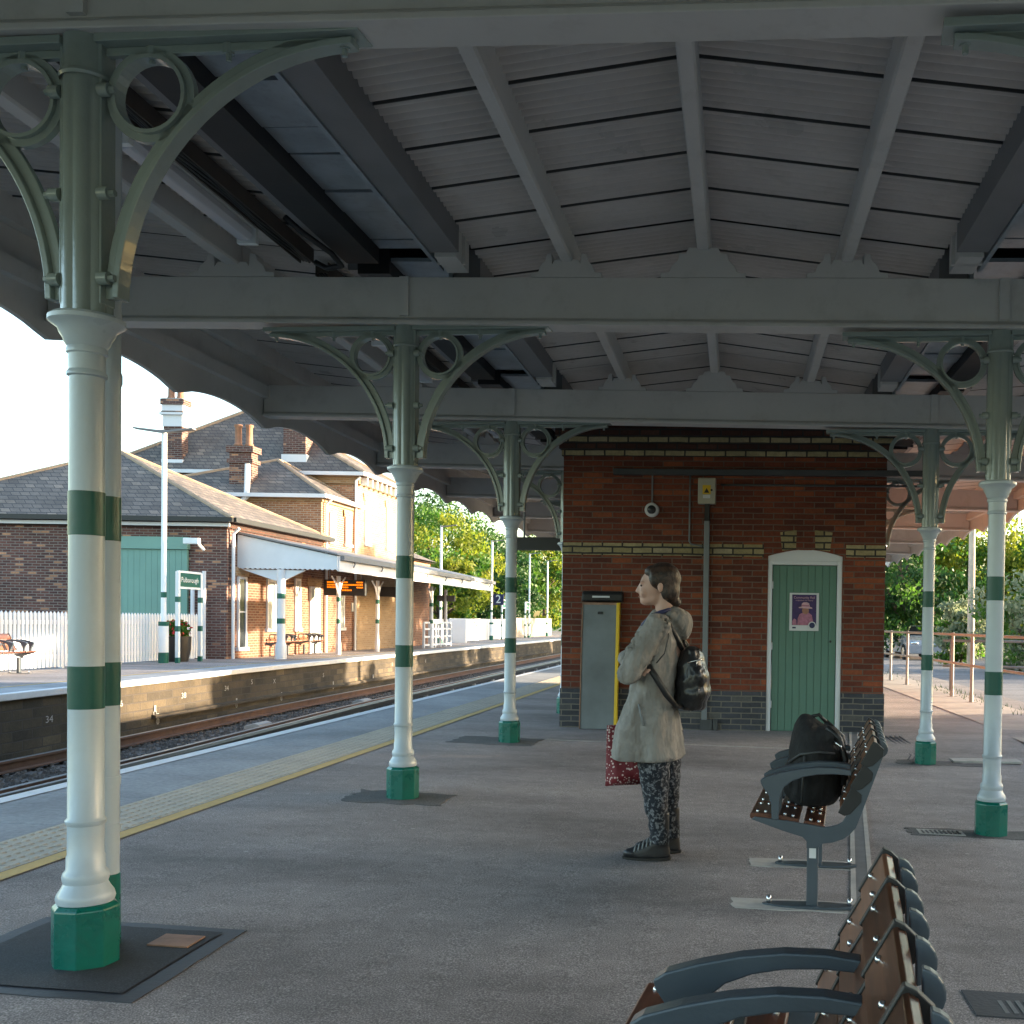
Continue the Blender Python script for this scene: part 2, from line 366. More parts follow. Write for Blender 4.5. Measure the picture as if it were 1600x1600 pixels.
def blob(mb, voxel, name, mat, parent, smooth_it=6, local=True):
    """fuse overlapping closed shapes into one continuous skin"""
    me = bpy.data.meshes.new('tmp'); me.from_pydata(mb.v, [], mb.f)
    bm = bmesh.new(); bm.from_mesh(me); bmesh.ops.recalc_face_normals(bm, faces=bm.faces); bm.to_mesh(me); bm.free()
    o = bpy.data.objects.new('tmp', me); COL.objects.link(o)
    md = o.modifiers.new('r', 'REMESH'); md.mode = 'VOXEL'; md.voxel_size = voxel; md.use_smooth_shade = True
    if smooth_it:
        ms = o.modifiers.new('s', 'SMOOTH'); ms.iterations = smooth_it; ms.factor = .5
    dg = bpy.context.evaluated_depsgraph_get(); dg.update()
    m2 = bpy.data.meshes.new_from_object(o.evaluated_get(dg)); bpy.data.objects.remove(o)
    m2.name = name; m2.materials.clear(); m2.materials.append(M[mat])
    for p in m2.polygons: p.use_smooth = True
    ob = bpy.data.objects.new(name, m2); COL.objects.link(ob)
    if parent: ob.parent = parent; WM[ob.name] = WM[parent.name].copy()
    return ob

def cap(mb, p0, r0, p1, r1, n=12):
    """tapered capsule"""
    p0, p1 = Vector(p0), Vector(p1); d = (p1-p0)
    L = d.length; d.normalize(); a = d.orthogonal().normalized(); b = d.cross(a); rings = []
    for t in (-80, -50, -20): rings.append((p0+d*r0*math.sin(R(t)), r0*math.cos(R(t))))
    for t in (20, 50, 80): rings.append((p1+d*r1*math.sin(R(t)), r1*math.cos(R(t))))
    mb.loft([[c+(a*math.cos(2*math.pi*k/n)+b*math.sin(2*math.pi*k/n))*r for k in range(n)] for c, r in rings])

def interp(x, pts):
    if x <= pts[0][0]: return pts[0][1]
    for (a, b), (c, d) in zip(pts, pts[1:]):
        if x <= c: return b+(d-b)*(x-a)/(c-a)
    return pts[-1][1]

def sstep(a, b, x):
    t = max(0, min(1, (x-a)/(b-a))); return t*t*(3-2*t)

# ------------------------------------------------------------------ camera, sky, sun
ro, pi_ = .015, -.02
cr, sr, cp, sp = math.cos(ro), math.sin(ro), math.cos(pi_), math.sin(pi_)
F = Vector((0, cp, sp)); U = Vector((0, -sp, cp)); RR = Vector((1, 0, 0))
R2 = RR*cr+U*sr; U2 = U*cr-RR*sr
cam = bpy.data.objects.new('camera', bpy.data.cameras.new('camera')); COL.objects.link(cam)
cam.matrix_world = Matrix(((R2.x, U2.x, -F.x, 0), (R2.y, U2.y, -F.y, 0), (R2.z, U2.z, -F.z, 1.25), (0, 0, 0, 1)))
cam.data.sensor_width = 36; cam.data.lens = 36*1650/1600
cam.data.shift_x = (800-1151.6)/1600; cam.data.shift_y = (1006.55-800)/1600
cam.data.clip_end = 3000; cam.data.clip_start = .05
SC.camera = cam
SC.view_settings.view_transform = 'Standard'; SC.view_settings.look = 'None'
SC.view_settings.gamma = 1; SC.view_settings.exposure = 2.85
sd = Vector((1, .25, .122)).normalized()
elev = math.asin(sd.z)
w = bpy.data.worlds.new('World'); SC.world = w; w.use_nodes = True
bg = w.node_tree.nodes['Background']; sky = w.node_tree.nodes.new('ShaderNodeTexSky')
sky.sky_type = 'NISHITA'; sky.sun_disc = False; sky.sun_elevation = elev; sky.sun_rotation = math.atan2(sd.x, sd.y)
sky.air_density = 1.0; sky.dust_density = 1.7; sky.ozone_density = 1.35
w.node_tree.links.new(sky.outputs[0], bg.inputs['Color']); bg.inputs['Strength'].default_value = .15
sl = bpy.data.lights.new('sun', 'SUN'); sl.energy = 3.2; sl.angle = R(.5); sl.color = (1, .80, .56)
so = bpy.data.objects.new('sun', sl); COL.objects.link(so)
so.rotation_euler = sd.to_track_quat('Z', 'Y').to_euler(); so.location = (60, 15, 30)

# ------------------------------------------------------------------ ground levels
def G(x, y):
    a = -.026*x
    if x <= -2: return a
    t = sstep(9.3, 11.4, y)
    xx = max(x, -2); flat = .053
    return a*(1-t)+flat*t

def strip(name, mat, x0, x1, y0, y1, dz, ny=60, nx=1, kind='structure'):
    mb = MB(); vs = []; fs = []
    for j in range(ny+1):
        y = y0+(y1-y0)*j/ny
        for i in range(nx+1):
            x = x0+(x1-x0)*i/nx; vs.append((x, y, G(x, y)+dz))
    for j in range(ny):
        for i in range(nx):
            a = j*(nx+1)+i; fs.append((a, a+1, a+nx+2, a+nx+1))
    mb.add(vs, fs); o = mb.build(name, mat, smooth='all', loc=(0, 0, 0)); o['kind'] = kind; return o

# base earth to the horizon
mb = MB(); mb.quad((-1500, -1500, -1.02), (1500, -1500, -1.02), (1500, 1500, -1.02), (-1500, 1500, -1.02))
tag(mb.build('ground', 'ground', loc=(0, 0, 0)), kind='structure')
mb = MB(); xs = [-4.45, -3.67, -2, -1, 0, 1, 2, 3, 3.9, 4.6]; ny = 130; vs = []; fs = []
for j in range(ny+1):
    y = -8+128*j/ny
    for x in xs: vs.append((x, y, G(x, y)))
nx = len(xs)
for j in range(ny):
    for i in range(nx-1):
        a = j*nx+i; fs.append((a, a+1, a+nx+1, a+nx))
mb.add(vs, fs)
tag(mb.build('platform', 'asphalt', smooth='all', loc=(0, 0, 0)), kind='structure')
mb = MB(); mb.bb(-4.36, -4.30, -8, 120, -1.02, .10); tag(mb.build('platform_wall', 'platwall', loc=(0, 0, 0)), kind='structure')
# coping slabs with joints
mb = MB(); y = -6.0
while y < 100:
    mb.loft([[(x, y_, z) for x, z in ((-4.45, .02), (-3.672, .02), (-3.672, .0955+.0045), (-4.45, .1157+.0045))] for y_ in (y+.004, y+.896)]); y += .9
o = mb.build('platform_edge', 'coping', loc=(0, 0, 0), bev=.006); tag(o, kind='structure')
strip('white_line', 'line', -4.449, -4.335, -6, 100, .009, 20)
strip('yellow_line', 'yellow', -3.266, -3.180, -6, 100, .005, 20)
# tactile paving: slabs with blisters
mb = MB(); y = -2.0; zt = lambda x: -.026*x
while y < 60:
    mb.add([(-3.668, y+.003, zt(-3.668)+.006), (-3.27, y+.003, zt(-3.27)+.006), (-3.27, y+.397, zt(-3.27)+.006), (-3.668, y+.397, zt(-3.668)+.006)], [(0, 1, 2, 3)])
    if 2.4 < y < 24:
        for i in range(6):
            for j in range(6):
                cx, cy = -3.635+i*.0665, y+.033+j*.0667; zz = zt(cx)+.006
                n = 8 if y < 9 else 5
                vs = [(cx+.019*math.cos(2*math.pi*k/n), cy+.026*math.sin(2*math.pi*k/n), zz) for k in range(n)]+[(cx+.011*math.cos(2*math.pi*k/n), cy+.015*math.sin(2*math.pi*k/n), zz+.006) for k in range(n)]
                mb.add(vs, [tuple(range(n, 2*n))]+[(k, (k+1) % n, n+(k+1) % n, n+k) for k in range(n)])
    y += .4
tag(mb.build('tactile_paving', 'tact', loc=(0, 0, 0)), kind='structure')

# right hand side: concrete edge, road, verge
def poly_strip(name, mat, pl, pr, z, kind='structure'):
    mb = MB()
    for (a, b), (c, d) in zip(zip(pl, pr), zip(pl[1:], pr[1:])):
        mb.quad((*a, z(*a)), (*b, z(*b)), (*d, z(*d)), (*c, z(*c)))
    return tag(mb.build(name, mat, loc=(0, 0, 0)), kind=kind)
edge = [(3.02, -8), (3.02, 13.3), (2.86, 20.5), (2.6, 32), (1.8, 60), (.5, 110)]
poly_strip('concrete_path', 'concrete', edge, [(x+1.1, y) for x, y in edge], lambda x, y: G(x, y)+.006)
mb = MB(); mb.bb(4.16, 4.6, -8, 14, -1, G(4.4, 5)+.0)
poly_strip('road', 'road', [(x+1.1, y) for x, y in edge], [(9.5, -8), (9.5, 13), (9.3, 22), (10, 34), (12, 60), (12, 110)], lambda x, y: -.09)
poly_strip('verge', 'grass', [(9.5, -8), (9.5, 13), (9.3, 22), (10, 34), (12, 60), (12, 110)], [(60, -8), (60, 13), (60, 22), (60, 34), (60, 60), (60, 110)], lambda x, y: -.05 if x < 30 else .6)

# ------------------------------------------------------------------ tracks
FE = lambda y: interp(y, [(-5, -9.85), (5, -9.95), (14.7, -10.25), (23.7, -10.72), (40, -10.9), (64, -10.95), (110, -10.6)])
YY = [-5+2.5*i for i in range(48)]
def follow(mb, prof, off, fnx=FE):
    rings = [[(fnx(y)+off+u, y, z) for u, z in prof] for y in YY]
    return mb.loft(rings)
mb = MB(); mb.add([(p, y, -.93) for y in YY for p in (FE(y)-.2, -4.2)], [(2*i, 2*i+1, 2*i+3, 2*i+2) for i in range(len(YY)-1)])
tag(mb.build('ballast', 'ballast', loc=(0, 0, 0)), kind='structure')
mb = MB()
for k in range(12000):
    y = 8+34*random.random()**1.3; x = random.uniform(FE(y)+.05, -6.6); s = random.uniform(.02, .05)
    ph = random.random()*6; n = 5
    vs = [(x+s*random.uniform(.7, 1.2)*math.cos(ph+2*math.pi*i/n), y+s*random.uniform(.7, 1.2)*math.sin(ph+2*math.pi*i/n), -.94) for i in range(n)]
    vs += [(x+s*.6*math.cos(ph+2*math.pi*i/n), y+s*.6*math.sin(ph+2*math.pi*i/n), -.94+s*random.uniform(.6, 1.5)) for i in range(n)]
    mb.add(vs, [tuple(range(n, 2*n))]+[(i, (i+1) % n, n+(i+1) % n, n+i) for i in range(n)])
tag(mb.build('ballast_stones', 'stone', loc=(0, 0, 0)), kind='stuff')
railp = [(-.07, -.88), (.07, -.88), (.07, -.865), (.012, -.85), (.012, -.765), (.036, -.755), (.036, -.722), (-.036, -.722), (-.036, -.755), (-.012, -.765), (-.012, -.85), (-.07, -.865)]
headp = [(-.034, -.721), (.034, -.721), (.03, -.716), (-.03, -.716)]
def track(label, offs, fnx, sx0, sx1):
    t = thing('railway_track', label, 'railway track', (fnx(20)+offs[0], 20, -.93))
    for of in offs:
        b = MB(); follow(b, railp, of, fnx); r = b.build('rail', 'rust', t)
        b = MB(); follow(b, headp, of, fnx); b.build('rail_head', 'shine', r)
    b = MB(); y = 6.
    while y < 75:
        b.bb(fnx(y)+sx0, fnx(y)+sx1, y, y+.25, -.99, -.922); y += .68
    s = b.build('sleepers', 'sleeper', t); s['kind'] = 'stuff'
    return t
track('rusty rails on sleepers nearest the far platform wall', (.55, 2.02), FE, .05, 2.55)
track('rails on sleepers hidden tight below the near platform edge', (-.75, -2.2), lambda y: -4.45, -2.75, -.2)
t = thing('conductor_rail', 'black third rail lying between the two tracks', 'conductor rail', (FE(20)+2.45, 20, -.93))
b = MB(); follow(b, [(-.05, -.80), (.05, -.80), (.05, -.70), (.035, -.665), (-.035, -.665), (-.05, -.70)], 2.45); b.build('rail', 'blackrail', t)
b = MB(); follow(b, [(-.03, -.664), (.03, -.664), (.026, -.660), (-.026, -.660)], 2.45); b.build('contact_face', 'shine', t)
b = MB(); y = 4.
while y < 70: b.lathe([(.07, -.93), (.05, -.86), (.07, -.84), (.05, -.80)], (FE(y)+2.45, y, 0), 8); y += 2.7
s = b.build('insulators', 'pale', t); s['kind'] = 'stuff'
for yy, lb in ((20.3, 'pale concrete trough lid lying between the rails'), (26.5, 'second smaller concrete lid further along between the rails')):
    b = MB(); b.loft([[(FE(yy)+1.35+u*.7, yy+v*.8, -.93+w*.7) for u, w in ((-.25, 0), (.25, 0), (.2, .16), (.05, .2), (-.2, .13))] for v in (-.35, .0, .35)])
    tag(b.build('trough_lid', 'concrete', bev=.02), lb, 'trough lid', 'concrete lids in the track')

# far platform
YF = [-5+2.5*i for i in range(48)]
mb = MB(); mb.add([(p, y, .1) for y in YF for p in (-40, FE(y)-.9)], [(2*i, 2*i+1, 2*i+3, 2*i+2) for i in range(len(YF)-1)])
tag(mb.build('far_platform', 'asphalt', loc=(0, 0, 0)), kind='structure')
mb = MB(); mb.add([(FE(y)-.9+u, y, .104) for y in YF for u in (0, .06)], [(2*i, 2*i+1, 2*i+3, 2*i+2) for i in range(len(YF)-1)])
tag(mb.build('far_yellow_line', 'yellow', loc=(0, 0, 0)), kind='structure')
mb = MB(); mb.add([(FE(y)+u, y, .1) for y in YF for u in (-.84, -.13)], [(2*i, 2*i+1, 2*i+3, 2*i+2) for i in range(len(YF)-1)])
tag(mb.build('far_platform_slabs', 'coping', loc=(0, 0, 0)), kind='structure')
mb = MB(); mb.loft([[(FE(y)+u, y, z) for u, z in ((-.13, .102), (0, .102), (.0, .0), (-.13, .0))] for y in YF])
tag(mb.build('far_platform_edge', 'line', loc=(0, 0, 0), bev=.012), kind='structure')
mb = MB(); mb.loft([[(FE(y)+u, y, z) for u, z in ((-.4, .0), (-.07, .0), (-.05, -1.0), (-.4, -1.0))] for y in YF])
tag(mb.build('far_platform_wall', 'platwall', loc=(0, 0, 0)), kind='structure')
mb = MB(); mb.loft([[(FE(y)+u, y, z) for u, z in ((-.06, -.56), (.02, -.58), (.02, -.64), (-.06, -.64))] for y in [19+2*i for i in range(22)]])
tag(mb.build('wall_ledge', 'platwall', loc=(0, 0, 0)), kind='structure')
mb = MB()
for y, z, s in ((15.9, -.36, '34'), (17.9, -.28, '36'), (20.2, -.3, '38'), (22.1, -.28, '34'), (23.4, -.22, 'S'), (24.6, -.27, 'X'), (27.6, -.28, '5'), (30.4, -.25, '1'), (33.3, -.22, '5'), (37, -.25, '8')):
    text(s, .15, lambda a, b_, c, y=y, z=z: (FE(y)-.045+.002, y+a*1.25, z+b_), mb)
for y, z in ((16.9, -.75), (19.1, -.6), (19.2, -.75), (22.6, -.72), (25, -.75), (28.3, -.68), (31.5, -.65), (35, -.6)):
    mb.bb(FE(y)-.044, FE(y)-.042, y-.03, y+.03, z, z+.2); mb.bb(FE(y)-.044, FE(y)-.042, y-.055, y+.05, z+.02, z+.09)
tag(mb.build('wall_numbers', 'pale', loc=(0, 0, 0)), kind='structure')

# ------------------------------------------------------------------ canopy
SK, SH = -.115, -.0249
def K(x, y, z): return (x, y+SK*(x+2.2), z+SH*x)
YB = [-3.2, .17, 3.575, 6.985, 10.263, 13.55, 16.85, 20.15, 23.45, 26.75, 30.0]
ZB = 3.108; BH = .31
can = thing('platform_canopy', 'white timber and corrugated canopy roofing the near platform above the columns', 'canopy', (-.25, 12, 3.0))
mir = lambda x: -.5-x
def gusset(x, y, h, hw, t=.05):
    p = [(hw, 0), (hw, .03), (hw*.80, .035), (hw*.74, .075), (hw*.60, .11), (hw*.56, .15), (hw*.42, .155), (hw*.40, h-.03), (hw*.34, h)]
    pts = p+[(-a, c) for a, c in reversed(p)]
    b = MB(); b.prism(pts, lambda u, w_, s: (x+u, y+s, ZB+BH+.002+w_), -t, t); return b
for y in YB:
    b = MB()
    b.bb(-4.72, 4.22, y-.055, y+.055, ZB+.026, ZB+BH); b.bb(-4.72, 4.22, y-.085, y+.085, ZB, ZB+.024)
    b.prism([(-.085, .024), (.085, .024), (.055, .05), (-.055, .05)], lambda u, w_, s: (s, y+u, ZB+w_+.0005), -4.715, 4.215)
    cb = b.build('cross_beam', 'white', can, fn=K, bev=.004)
    for cx in (-2.2, 1.6 if y < 8 else 1.78):
        for sg in (-1, 1):
            b = MB(); b.bb(cx-.03, cx+.03, *sorted((y+sg*.0555, y+sg*.078)), ZB+.055, ZB+BH-.002); b.build('stiffener', 'white', cb, fn=K)
    if y > 0:
        for x, h, hw in ((-1.13, .115, .23), (-.25, .19, .27), (.65, .115, .25), (-3.4, .10, .3), (mir(-3.4), .1, .3)):
            gusset(x, y, h, hw).build('gusset_plate', 'white', can, fn=K, bev=.004)
for y0, y1 in zip(YB, YB[1:]):
    for x, zb, h in ((-1.13, 3.52, .185), (-.25, 3.594, .215), (.65, 3.52, .185), (-3.4, 3.50, .22), (mir(-3.4), 3.5, .22)):
        b = MB(); wd = .040 if x > -2 and x < 2 else .05
        b.prism([(-wd, .015), (-wd+.009, 0), (wd-.009, 0), (wd, .015), (wd, h), (-wd, h)], lambda u, w_, s: (x+u, s, zb+w_), y0+.002, y1-.002)
        b.build('purlin', 'white', can, fn=K)
    for sgn in (0, 1):
        f = (lambda x: x) if sgn == 0 else mir
        # gutter beams, tray, and a beam whose near-black colour stands in for an unlit gap
        for nm, xa, xb, za, zb, mt in (('gutter_beam', -1.92, -1.74, 3.45, 3.655, 'steel'), ('gutter_lip', -1.95, -1.925, 3.44, 3.57, 'galv'), ('void_beam', -2.58, -2.36, 3.49, 3.66, 'dark'), ('void_lip', -2.65, -2.583, 3.515, 3.66, 'steel')):
            b = MB(); a, c = sorted((f(xa), f(xb))); b.bb(a, c, y0+(.1 if nm != 'gutter_beam' else .12), y1-(.1 if nm != 'gutter_beam' else .42), za, zb); b.build(nm, mt, can, fn=K)
        b = MB(); a, c = sorted((f(-1.90), f(-1.76)))
        b.bb(a, c, y1-.40, y1-.1, 3.43, 3.63); b.bb(a-.02, c+.02, y1-.27, y1-.25, 3.43, 3.66); b.build('bearing_plate', 'white', can, fn=K)
        b = MB(); a, c = sorted((f(-2.355), f(-1.955))); y = y0+.1; i = 0
        while y < y1-.1:
            l = .46 if i % 2 else .30
            e = min(y+l, y1-.1); b.bb(a, c, y+.012, e-.012, 3.575+(.008 if i % 3 else 0), 3.60); y += l; i += 1
        b.build('gutter_tray', 'galv', can, fn=K)
        # corrugated lining
        for xa, za, xb, zb in ((-2.66, 3.60, -4.70, 3.80), (-1.755, 3.62, -.25, 3.815)):
            b = MB(); y = y0+.02; pitch = .0686
            while y < y1-.03:
                e = min(y+.48, y1-.02); n = int((e-y)/pitch*8); rows = []
                for j in range(n+1):
                    yy = y+.006+(e-y-.012)*j/max(1, n); dz = .012-.034*abs(math.sin(math.pi*(yy-y)/pitch))**.8
                    rows.append([(f(xa), yy, za+dz), (f(xb), yy, zb+dz)])
                vs = [p for r in rows for p in r]; b.add(vs, [(2*j, 2*j+1, 2*j+3, 2*j+2) for j in range(n)]); y += .48
            b.build('roof_sheet', 'sheet', can, fn=K, smooth='all')
            b = MB(); y = y0+.02+.48
            while y < y1-.03:
                b.loft([[(f(x_), y+u, z_+w_) for u, w_ in ((-.003, -.0235), (.003, -.0235), (.003, .0), (-.003, .0))] for x_, z_ in ((xa, za), (xb, zb))]); y += .48
            b.build('sheet_joints', 'conduitdk', can, fn=K)['kind'] = 'stuff'
ya, yb = YB[0]-.3, YB[-1]+.3
b = MB()
b.prism([(-4.85, 3.90), (-4.85, 3.93), (-2.2, 3.71), (-.25, 3.93), (1.7, 3.71), (4.35, 3.93), (4.35, 3.90), (1.7, 3.68), (-.25, 3.90), (-2.2, 3.68)], lambda u, w_, s: (u, s, w_), ya, yb)
b.build('roof_cover', 'dark', can, fn=K)
# scalloped valances
for xv in (-4.75, 4.25):
    b = MB(); pts = []; pitch = 1.65; y = YB[0]; top = 3.89
    ys0 = 7.27-pitch*7-(0 if xv < 0 else .45)
    prof = []
    for k in range(24):
        yt = ys0+k*pitch
        for j in range(15):
            a = j/15; prof.append((yt+a*pitch, 3.0+.115*math.sin(math.pi*min(1, max(0, (a-.04)/.92)))**.62 if .04 < a < .96 else 3.0))
    for (a, za), (c, zc) in zip(prof, prof[1:]):
        s0 = xv+.02; s1 = xv-.02
        vs = [(s0, a, za), (s0, c, zc), (s0, c, top), (s0, a, top), (s1, a, za), (s1, c, zc), (s1, c, top), (s1, a, top)]
        b.add(vs, [(0, 1, 2, 3), (7, 6, 5, 4), (0, 4, 5, 1)])
    KV = lambda x, y, z: (x, y, z+SH*x)
    b.build('valance', 'white', can, fn=KV)
    b = MB(); s = 1 if xv < 0 else -1
    for za, zb, t in ((3.29, 3.40, .07), (3.62, 3.84, .09)):
        x0, x1 = sorted((xv+s*.021, xv+s*(.021+t))); b.bb(x0, x1, ya, prof[-1][0], za, zb)
    b.build('valance_rail', 'white', can, fn=KV)
    b = MB(); x0, x1 = sorted((xv-s*.03, xv-s*.15)); b.bb(x0, x1, ya, prof[-1][0], 3.86, 3.95); b.build('gutter', 'white', can, fn=KV)

# tube lights and cable runs under the left wing
def tube_light(x, y, lb):
    t = thing('tube_light', lb, 'light fitting', K(x, y, 3.44), 0, 'tube lights under the canopy')
    b = MB(); b.loft([[K(x+u*.055, yy, 3.46+w_*.05) for u, w_ in ((-1, .6), (-1, -.2), (-.6, -.9), (.6, -.9), (1, -.2), (1, .6))] for yy in (y-.62, y+.62)])
    b.build('diffuser', 'tube', t, bev=.01)
    b = MB(); b.bb(x-.06, x+.06, y-.64, y+.64, 3.495, 3.53); b.build('housing', 'signw', t, fn=K)
    for e in (-.66, .66):
        b = MB(); b.bb(x-.06, x+.06, y+e-.02, y+e+.02, 3.41, 3.53); b.build('end_cap', 'signw', t, fn=K)
    return t
tube_light(-2.98, 5.65, 'grey tube light fitting under the canopy, left of the nearest column bay')
tube_light(-2.98, 9.3, 'tube light seen through the ring of the second left column')
tube_light(-2.98, 12.3, 'tube light seen through the ring of the third left column')
for y0, y1, lb in ((3.7, 6.85, 'brown cable tray beside the nearest tube light'), (7.1, 10.1, 'brown cable tray in the second canopy bay'), (10.4, 13.4, 'brown cable tray in the third canopy bay')):
    t = thing('cable_tray', lb, 'cable tray', K(-2.85, y0, 3.5), 0, 'cable trays under the canopy')
    b = MB(); b.bb(-2.875, -2.80, y0, y1, 3.50, 3.55); b.bb(-2.885, -2.877, y0, y1, 3.48, 3.57); b.bb(-2.798, -2.79, y0, y1, 3.48, 3.57); b.build('tray', 'brown', t, fn=K)
    b = MB()
    for k in range(3):
        b.tube([K(-2.86+.02*k, y0+(y1-y0)*i/12, 3.49+.008*math.sin(i*1.7+k)) for i in range(13)], .009, 6)
    b.build('cables', 'black', t, smooth='all')
    for f_ in (.25, .75):
        b = MB(); yy = y0+(y1-y0)*f_; b.bb(-2.84, -2.82, yy-.012, yy+.012, 3.55, 3.64); b.build('hanger', 'brown', t, fn=K)
b = MB(); b.tube([K(-2.72, 6.25, 3.55), K(-2.66, 6.35, 3.50), K(-2.55, 6.55, 3.44), K(-2.55, 6.72, 3.42), K(-2.68, 6.80, 3.43), K(-2.76, 6.8, 3.47)], .018, 8)
tag(b.build('cable_loop', 'black', smooth='all'), 'thick black cable looping down beside the cable tray', 'cable')

# ------------------------------------------------------------------ columns
def bracket_mb(sx):
    """spandrel bracket reaching sideways; z measured from beam underside"""
    R_, reach, H = .83, .97, .86
    out = []
    b = MB(); b.bb(min(sx*.06, sx*reach), max(sx*.06, sx*reach), -.055, .055, -.028, 0)
    b.bb(min(sx*.06, sx*.075), max(sx*.06, sx*.075), -.035, .035, -H-.02, 0)
    b.bb(min(sx*.06, sx*reach*.9), max(sx*.06, sx*reach*.9), -.012, .012, -.055, -.028)
    cx, cz = reach-.02, -.045-R_
    pts = [(cx-R_*math.cos(R(a)), cz+R_*math.sin(R(a))) for a in [1+88*i/26 for i in range(27)]]
    def arc(r0, r1, hw):
        p = [(cx-r0*math.cos(R(a)), cz+r0*math.sin(R(a))) for a in [1+88*i/26 for i in range(27)]]
        q = [(cx-r1*math.cos(R(a)), cz+r1*math.sin(R(a))) for a in [1+88*i/26 for i in range(27)]]
        rings = [[(sx*a[0], -hw, a[1]), (sx*a[0], hw, a[1]), (sx*c[0], hw, c[1]), (sx*c[0], -hw, c[1])] for a, c in zip(p, q)]
        b.loft(rings)
    arc(R_-.011, R_+.011, .030); arc(R_+.0105, R_+.048, .012)
    # solid web corner between arch foot and column
    n = len(b.f)
    return b
def ring_mb(sx):
    b = MB(); cx, cz = .232, -.19
    def ann(r0, r1, hw):
        n = 32; rings = []
        for k in range(n+1):
            a = 2*math.pi*k/n; c, s = math.cos(a), math.sin(a)
            rings.append([(sx*(cx+r0*c), -hw, cz+r0*s), (sx*(cx+r0*c), hw, cz+r0*s), (sx*(cx+r1*c), hw, cz+r1*s), (sx*(cx+r1*c), -hw, cz+r1*s)])
        b.loft(rings, cap=False)
    ann(.117, .130, .027); ann(.1295, .155, .012)
    return b
def column(label, x, y, brackets=(-1, 1), pipe=1):
    zg = G(x, y+SK*(x+2.2)); X, Y, _ = K(x, y, 0)
    hb = ZB+SH*x-zg
    t = thing('cast_iron_column', label, 'column', (X, Y, zg), SK*.9, 'columns along the platform')
    L = dict(parent=t, local=True)
    b = MB(); n = 8; ph = math.pi/8
    b.lathe([(.104, 0), (.104, .198), (.090, .212), (.05, .212)], n=8, ph=ph); b.build('base_plinth', 'teal', bev=.004, **L)
    sc_ = lambda P, k: [(r*k, z) for r, z in P]
    b = MB(); b.lathe(sc_([(.085, .208), (.098, .214), (.103, .230), (.098, .246), (.084, .265), (.076, .280), (.080, .290), (.082, .302), (.078, .315), (.068, .326), (.067, .37), (.0635, .376), (.0635, .475), (.070, .482), (.0715, .492), (.0635, .502), (.0625, .87)], .87), n=32)
    b.lathe(sc_([(.0625, .868), (.0605, 2.02)], .87), n=32, cap=False)
    b.build('shaft', 'mint2', smooth=True, **L)
    for z0, z1 in ((.8708, 1.0135), (1.4556, 1.601)):
        b = MB(); b.lathe(sc_([(.0618, z0-.001), (.0634, z0), (.0634, z1), (.0618, z1+.001)], .873), n=32, cap=False); b.build('green_band', 'green', smooth=True, **L)
    b = MB(); b.lathe(sc_([(.056, 1.985), (.064, 1.99), (.064, 2.0), (.0575, 2.008), (.059, 2.06), (.065, 2.065), (.066, 2.075), (.062, 2.085), (.073, 2.10), (.076, 2.112), (.088, 2.13), (.093, 2.145), (.112, 2.158), (.122, 2.166), (.122, 2.180), (.11, 2.19), (.07, 2.19)], .94), n=36)
    b.build('capital', 'mint2', smooth=True, **L)
    # reeded upper shaft
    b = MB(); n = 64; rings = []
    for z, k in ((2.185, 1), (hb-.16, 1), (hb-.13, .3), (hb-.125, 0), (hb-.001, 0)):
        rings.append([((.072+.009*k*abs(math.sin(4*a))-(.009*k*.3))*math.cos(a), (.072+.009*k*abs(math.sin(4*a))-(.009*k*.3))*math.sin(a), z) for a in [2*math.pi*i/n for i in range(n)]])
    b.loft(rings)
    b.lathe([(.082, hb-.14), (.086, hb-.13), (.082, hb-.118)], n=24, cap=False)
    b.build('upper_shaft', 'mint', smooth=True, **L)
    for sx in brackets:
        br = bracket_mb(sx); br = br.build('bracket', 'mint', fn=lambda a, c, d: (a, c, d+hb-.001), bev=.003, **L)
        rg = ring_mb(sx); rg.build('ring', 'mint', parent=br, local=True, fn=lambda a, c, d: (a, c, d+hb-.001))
        b = MB()
        for z in (-.18, -.52, -.80):
            b.tube([(sx*.07, -.035, hb+z), (sx*.105, -.035, hb+z)], .022, 10); b.tube([(sx*.105, -.035, hb+z), (sx*.125, -.035, hb+z)], .012, 6)
        for xx in (.23, .50, .90):
            b.tube([(sx*xx, 0, hb-.028), (sx*xx, 0, hb-.062)], .018, 8); b.tube([(sx*xx, 0, hb-.06), (sx*xx, 0, hb-.085)], .010, 6)
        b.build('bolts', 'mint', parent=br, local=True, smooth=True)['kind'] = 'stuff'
    return t, hb
cols = []
c1, hb1 = column('nearest left column, rising from a square black tarmac patch at lower left', -2.2035, 3.575)
column('second left column with a teal base, left of the waiting woman', -2.2035, 6.985)
column('third left column, just left of the brick waiting room', -2.2035, 10.263)
column('left column half hidden behind the left corner of the brick waiting room', -2.2035, 13.55)
column('right column nearest the camera side, only its bracket arm at the top right', 1.56, 3.575, (-1,))
column('rightmost column by the handrail, standing beside a drain grating', 1.596, 6.985)
column('second right column, just right of the brick waiting room', 1.769, 10.263)
column('right column half hidden behind the right corner of the brick waiting room', 1.73, 13.55)
for i, (x, y, lb) in enumerate(((-2.2035, 16.85, 'hidden left column fifth in the row'), (1.9, 16.85, 'hidden right column behind the waiting room'))):
    column('cast iron column standing behind the brick waiting room, ' + ('track side' if i == 0 else 'road side'), x, y)
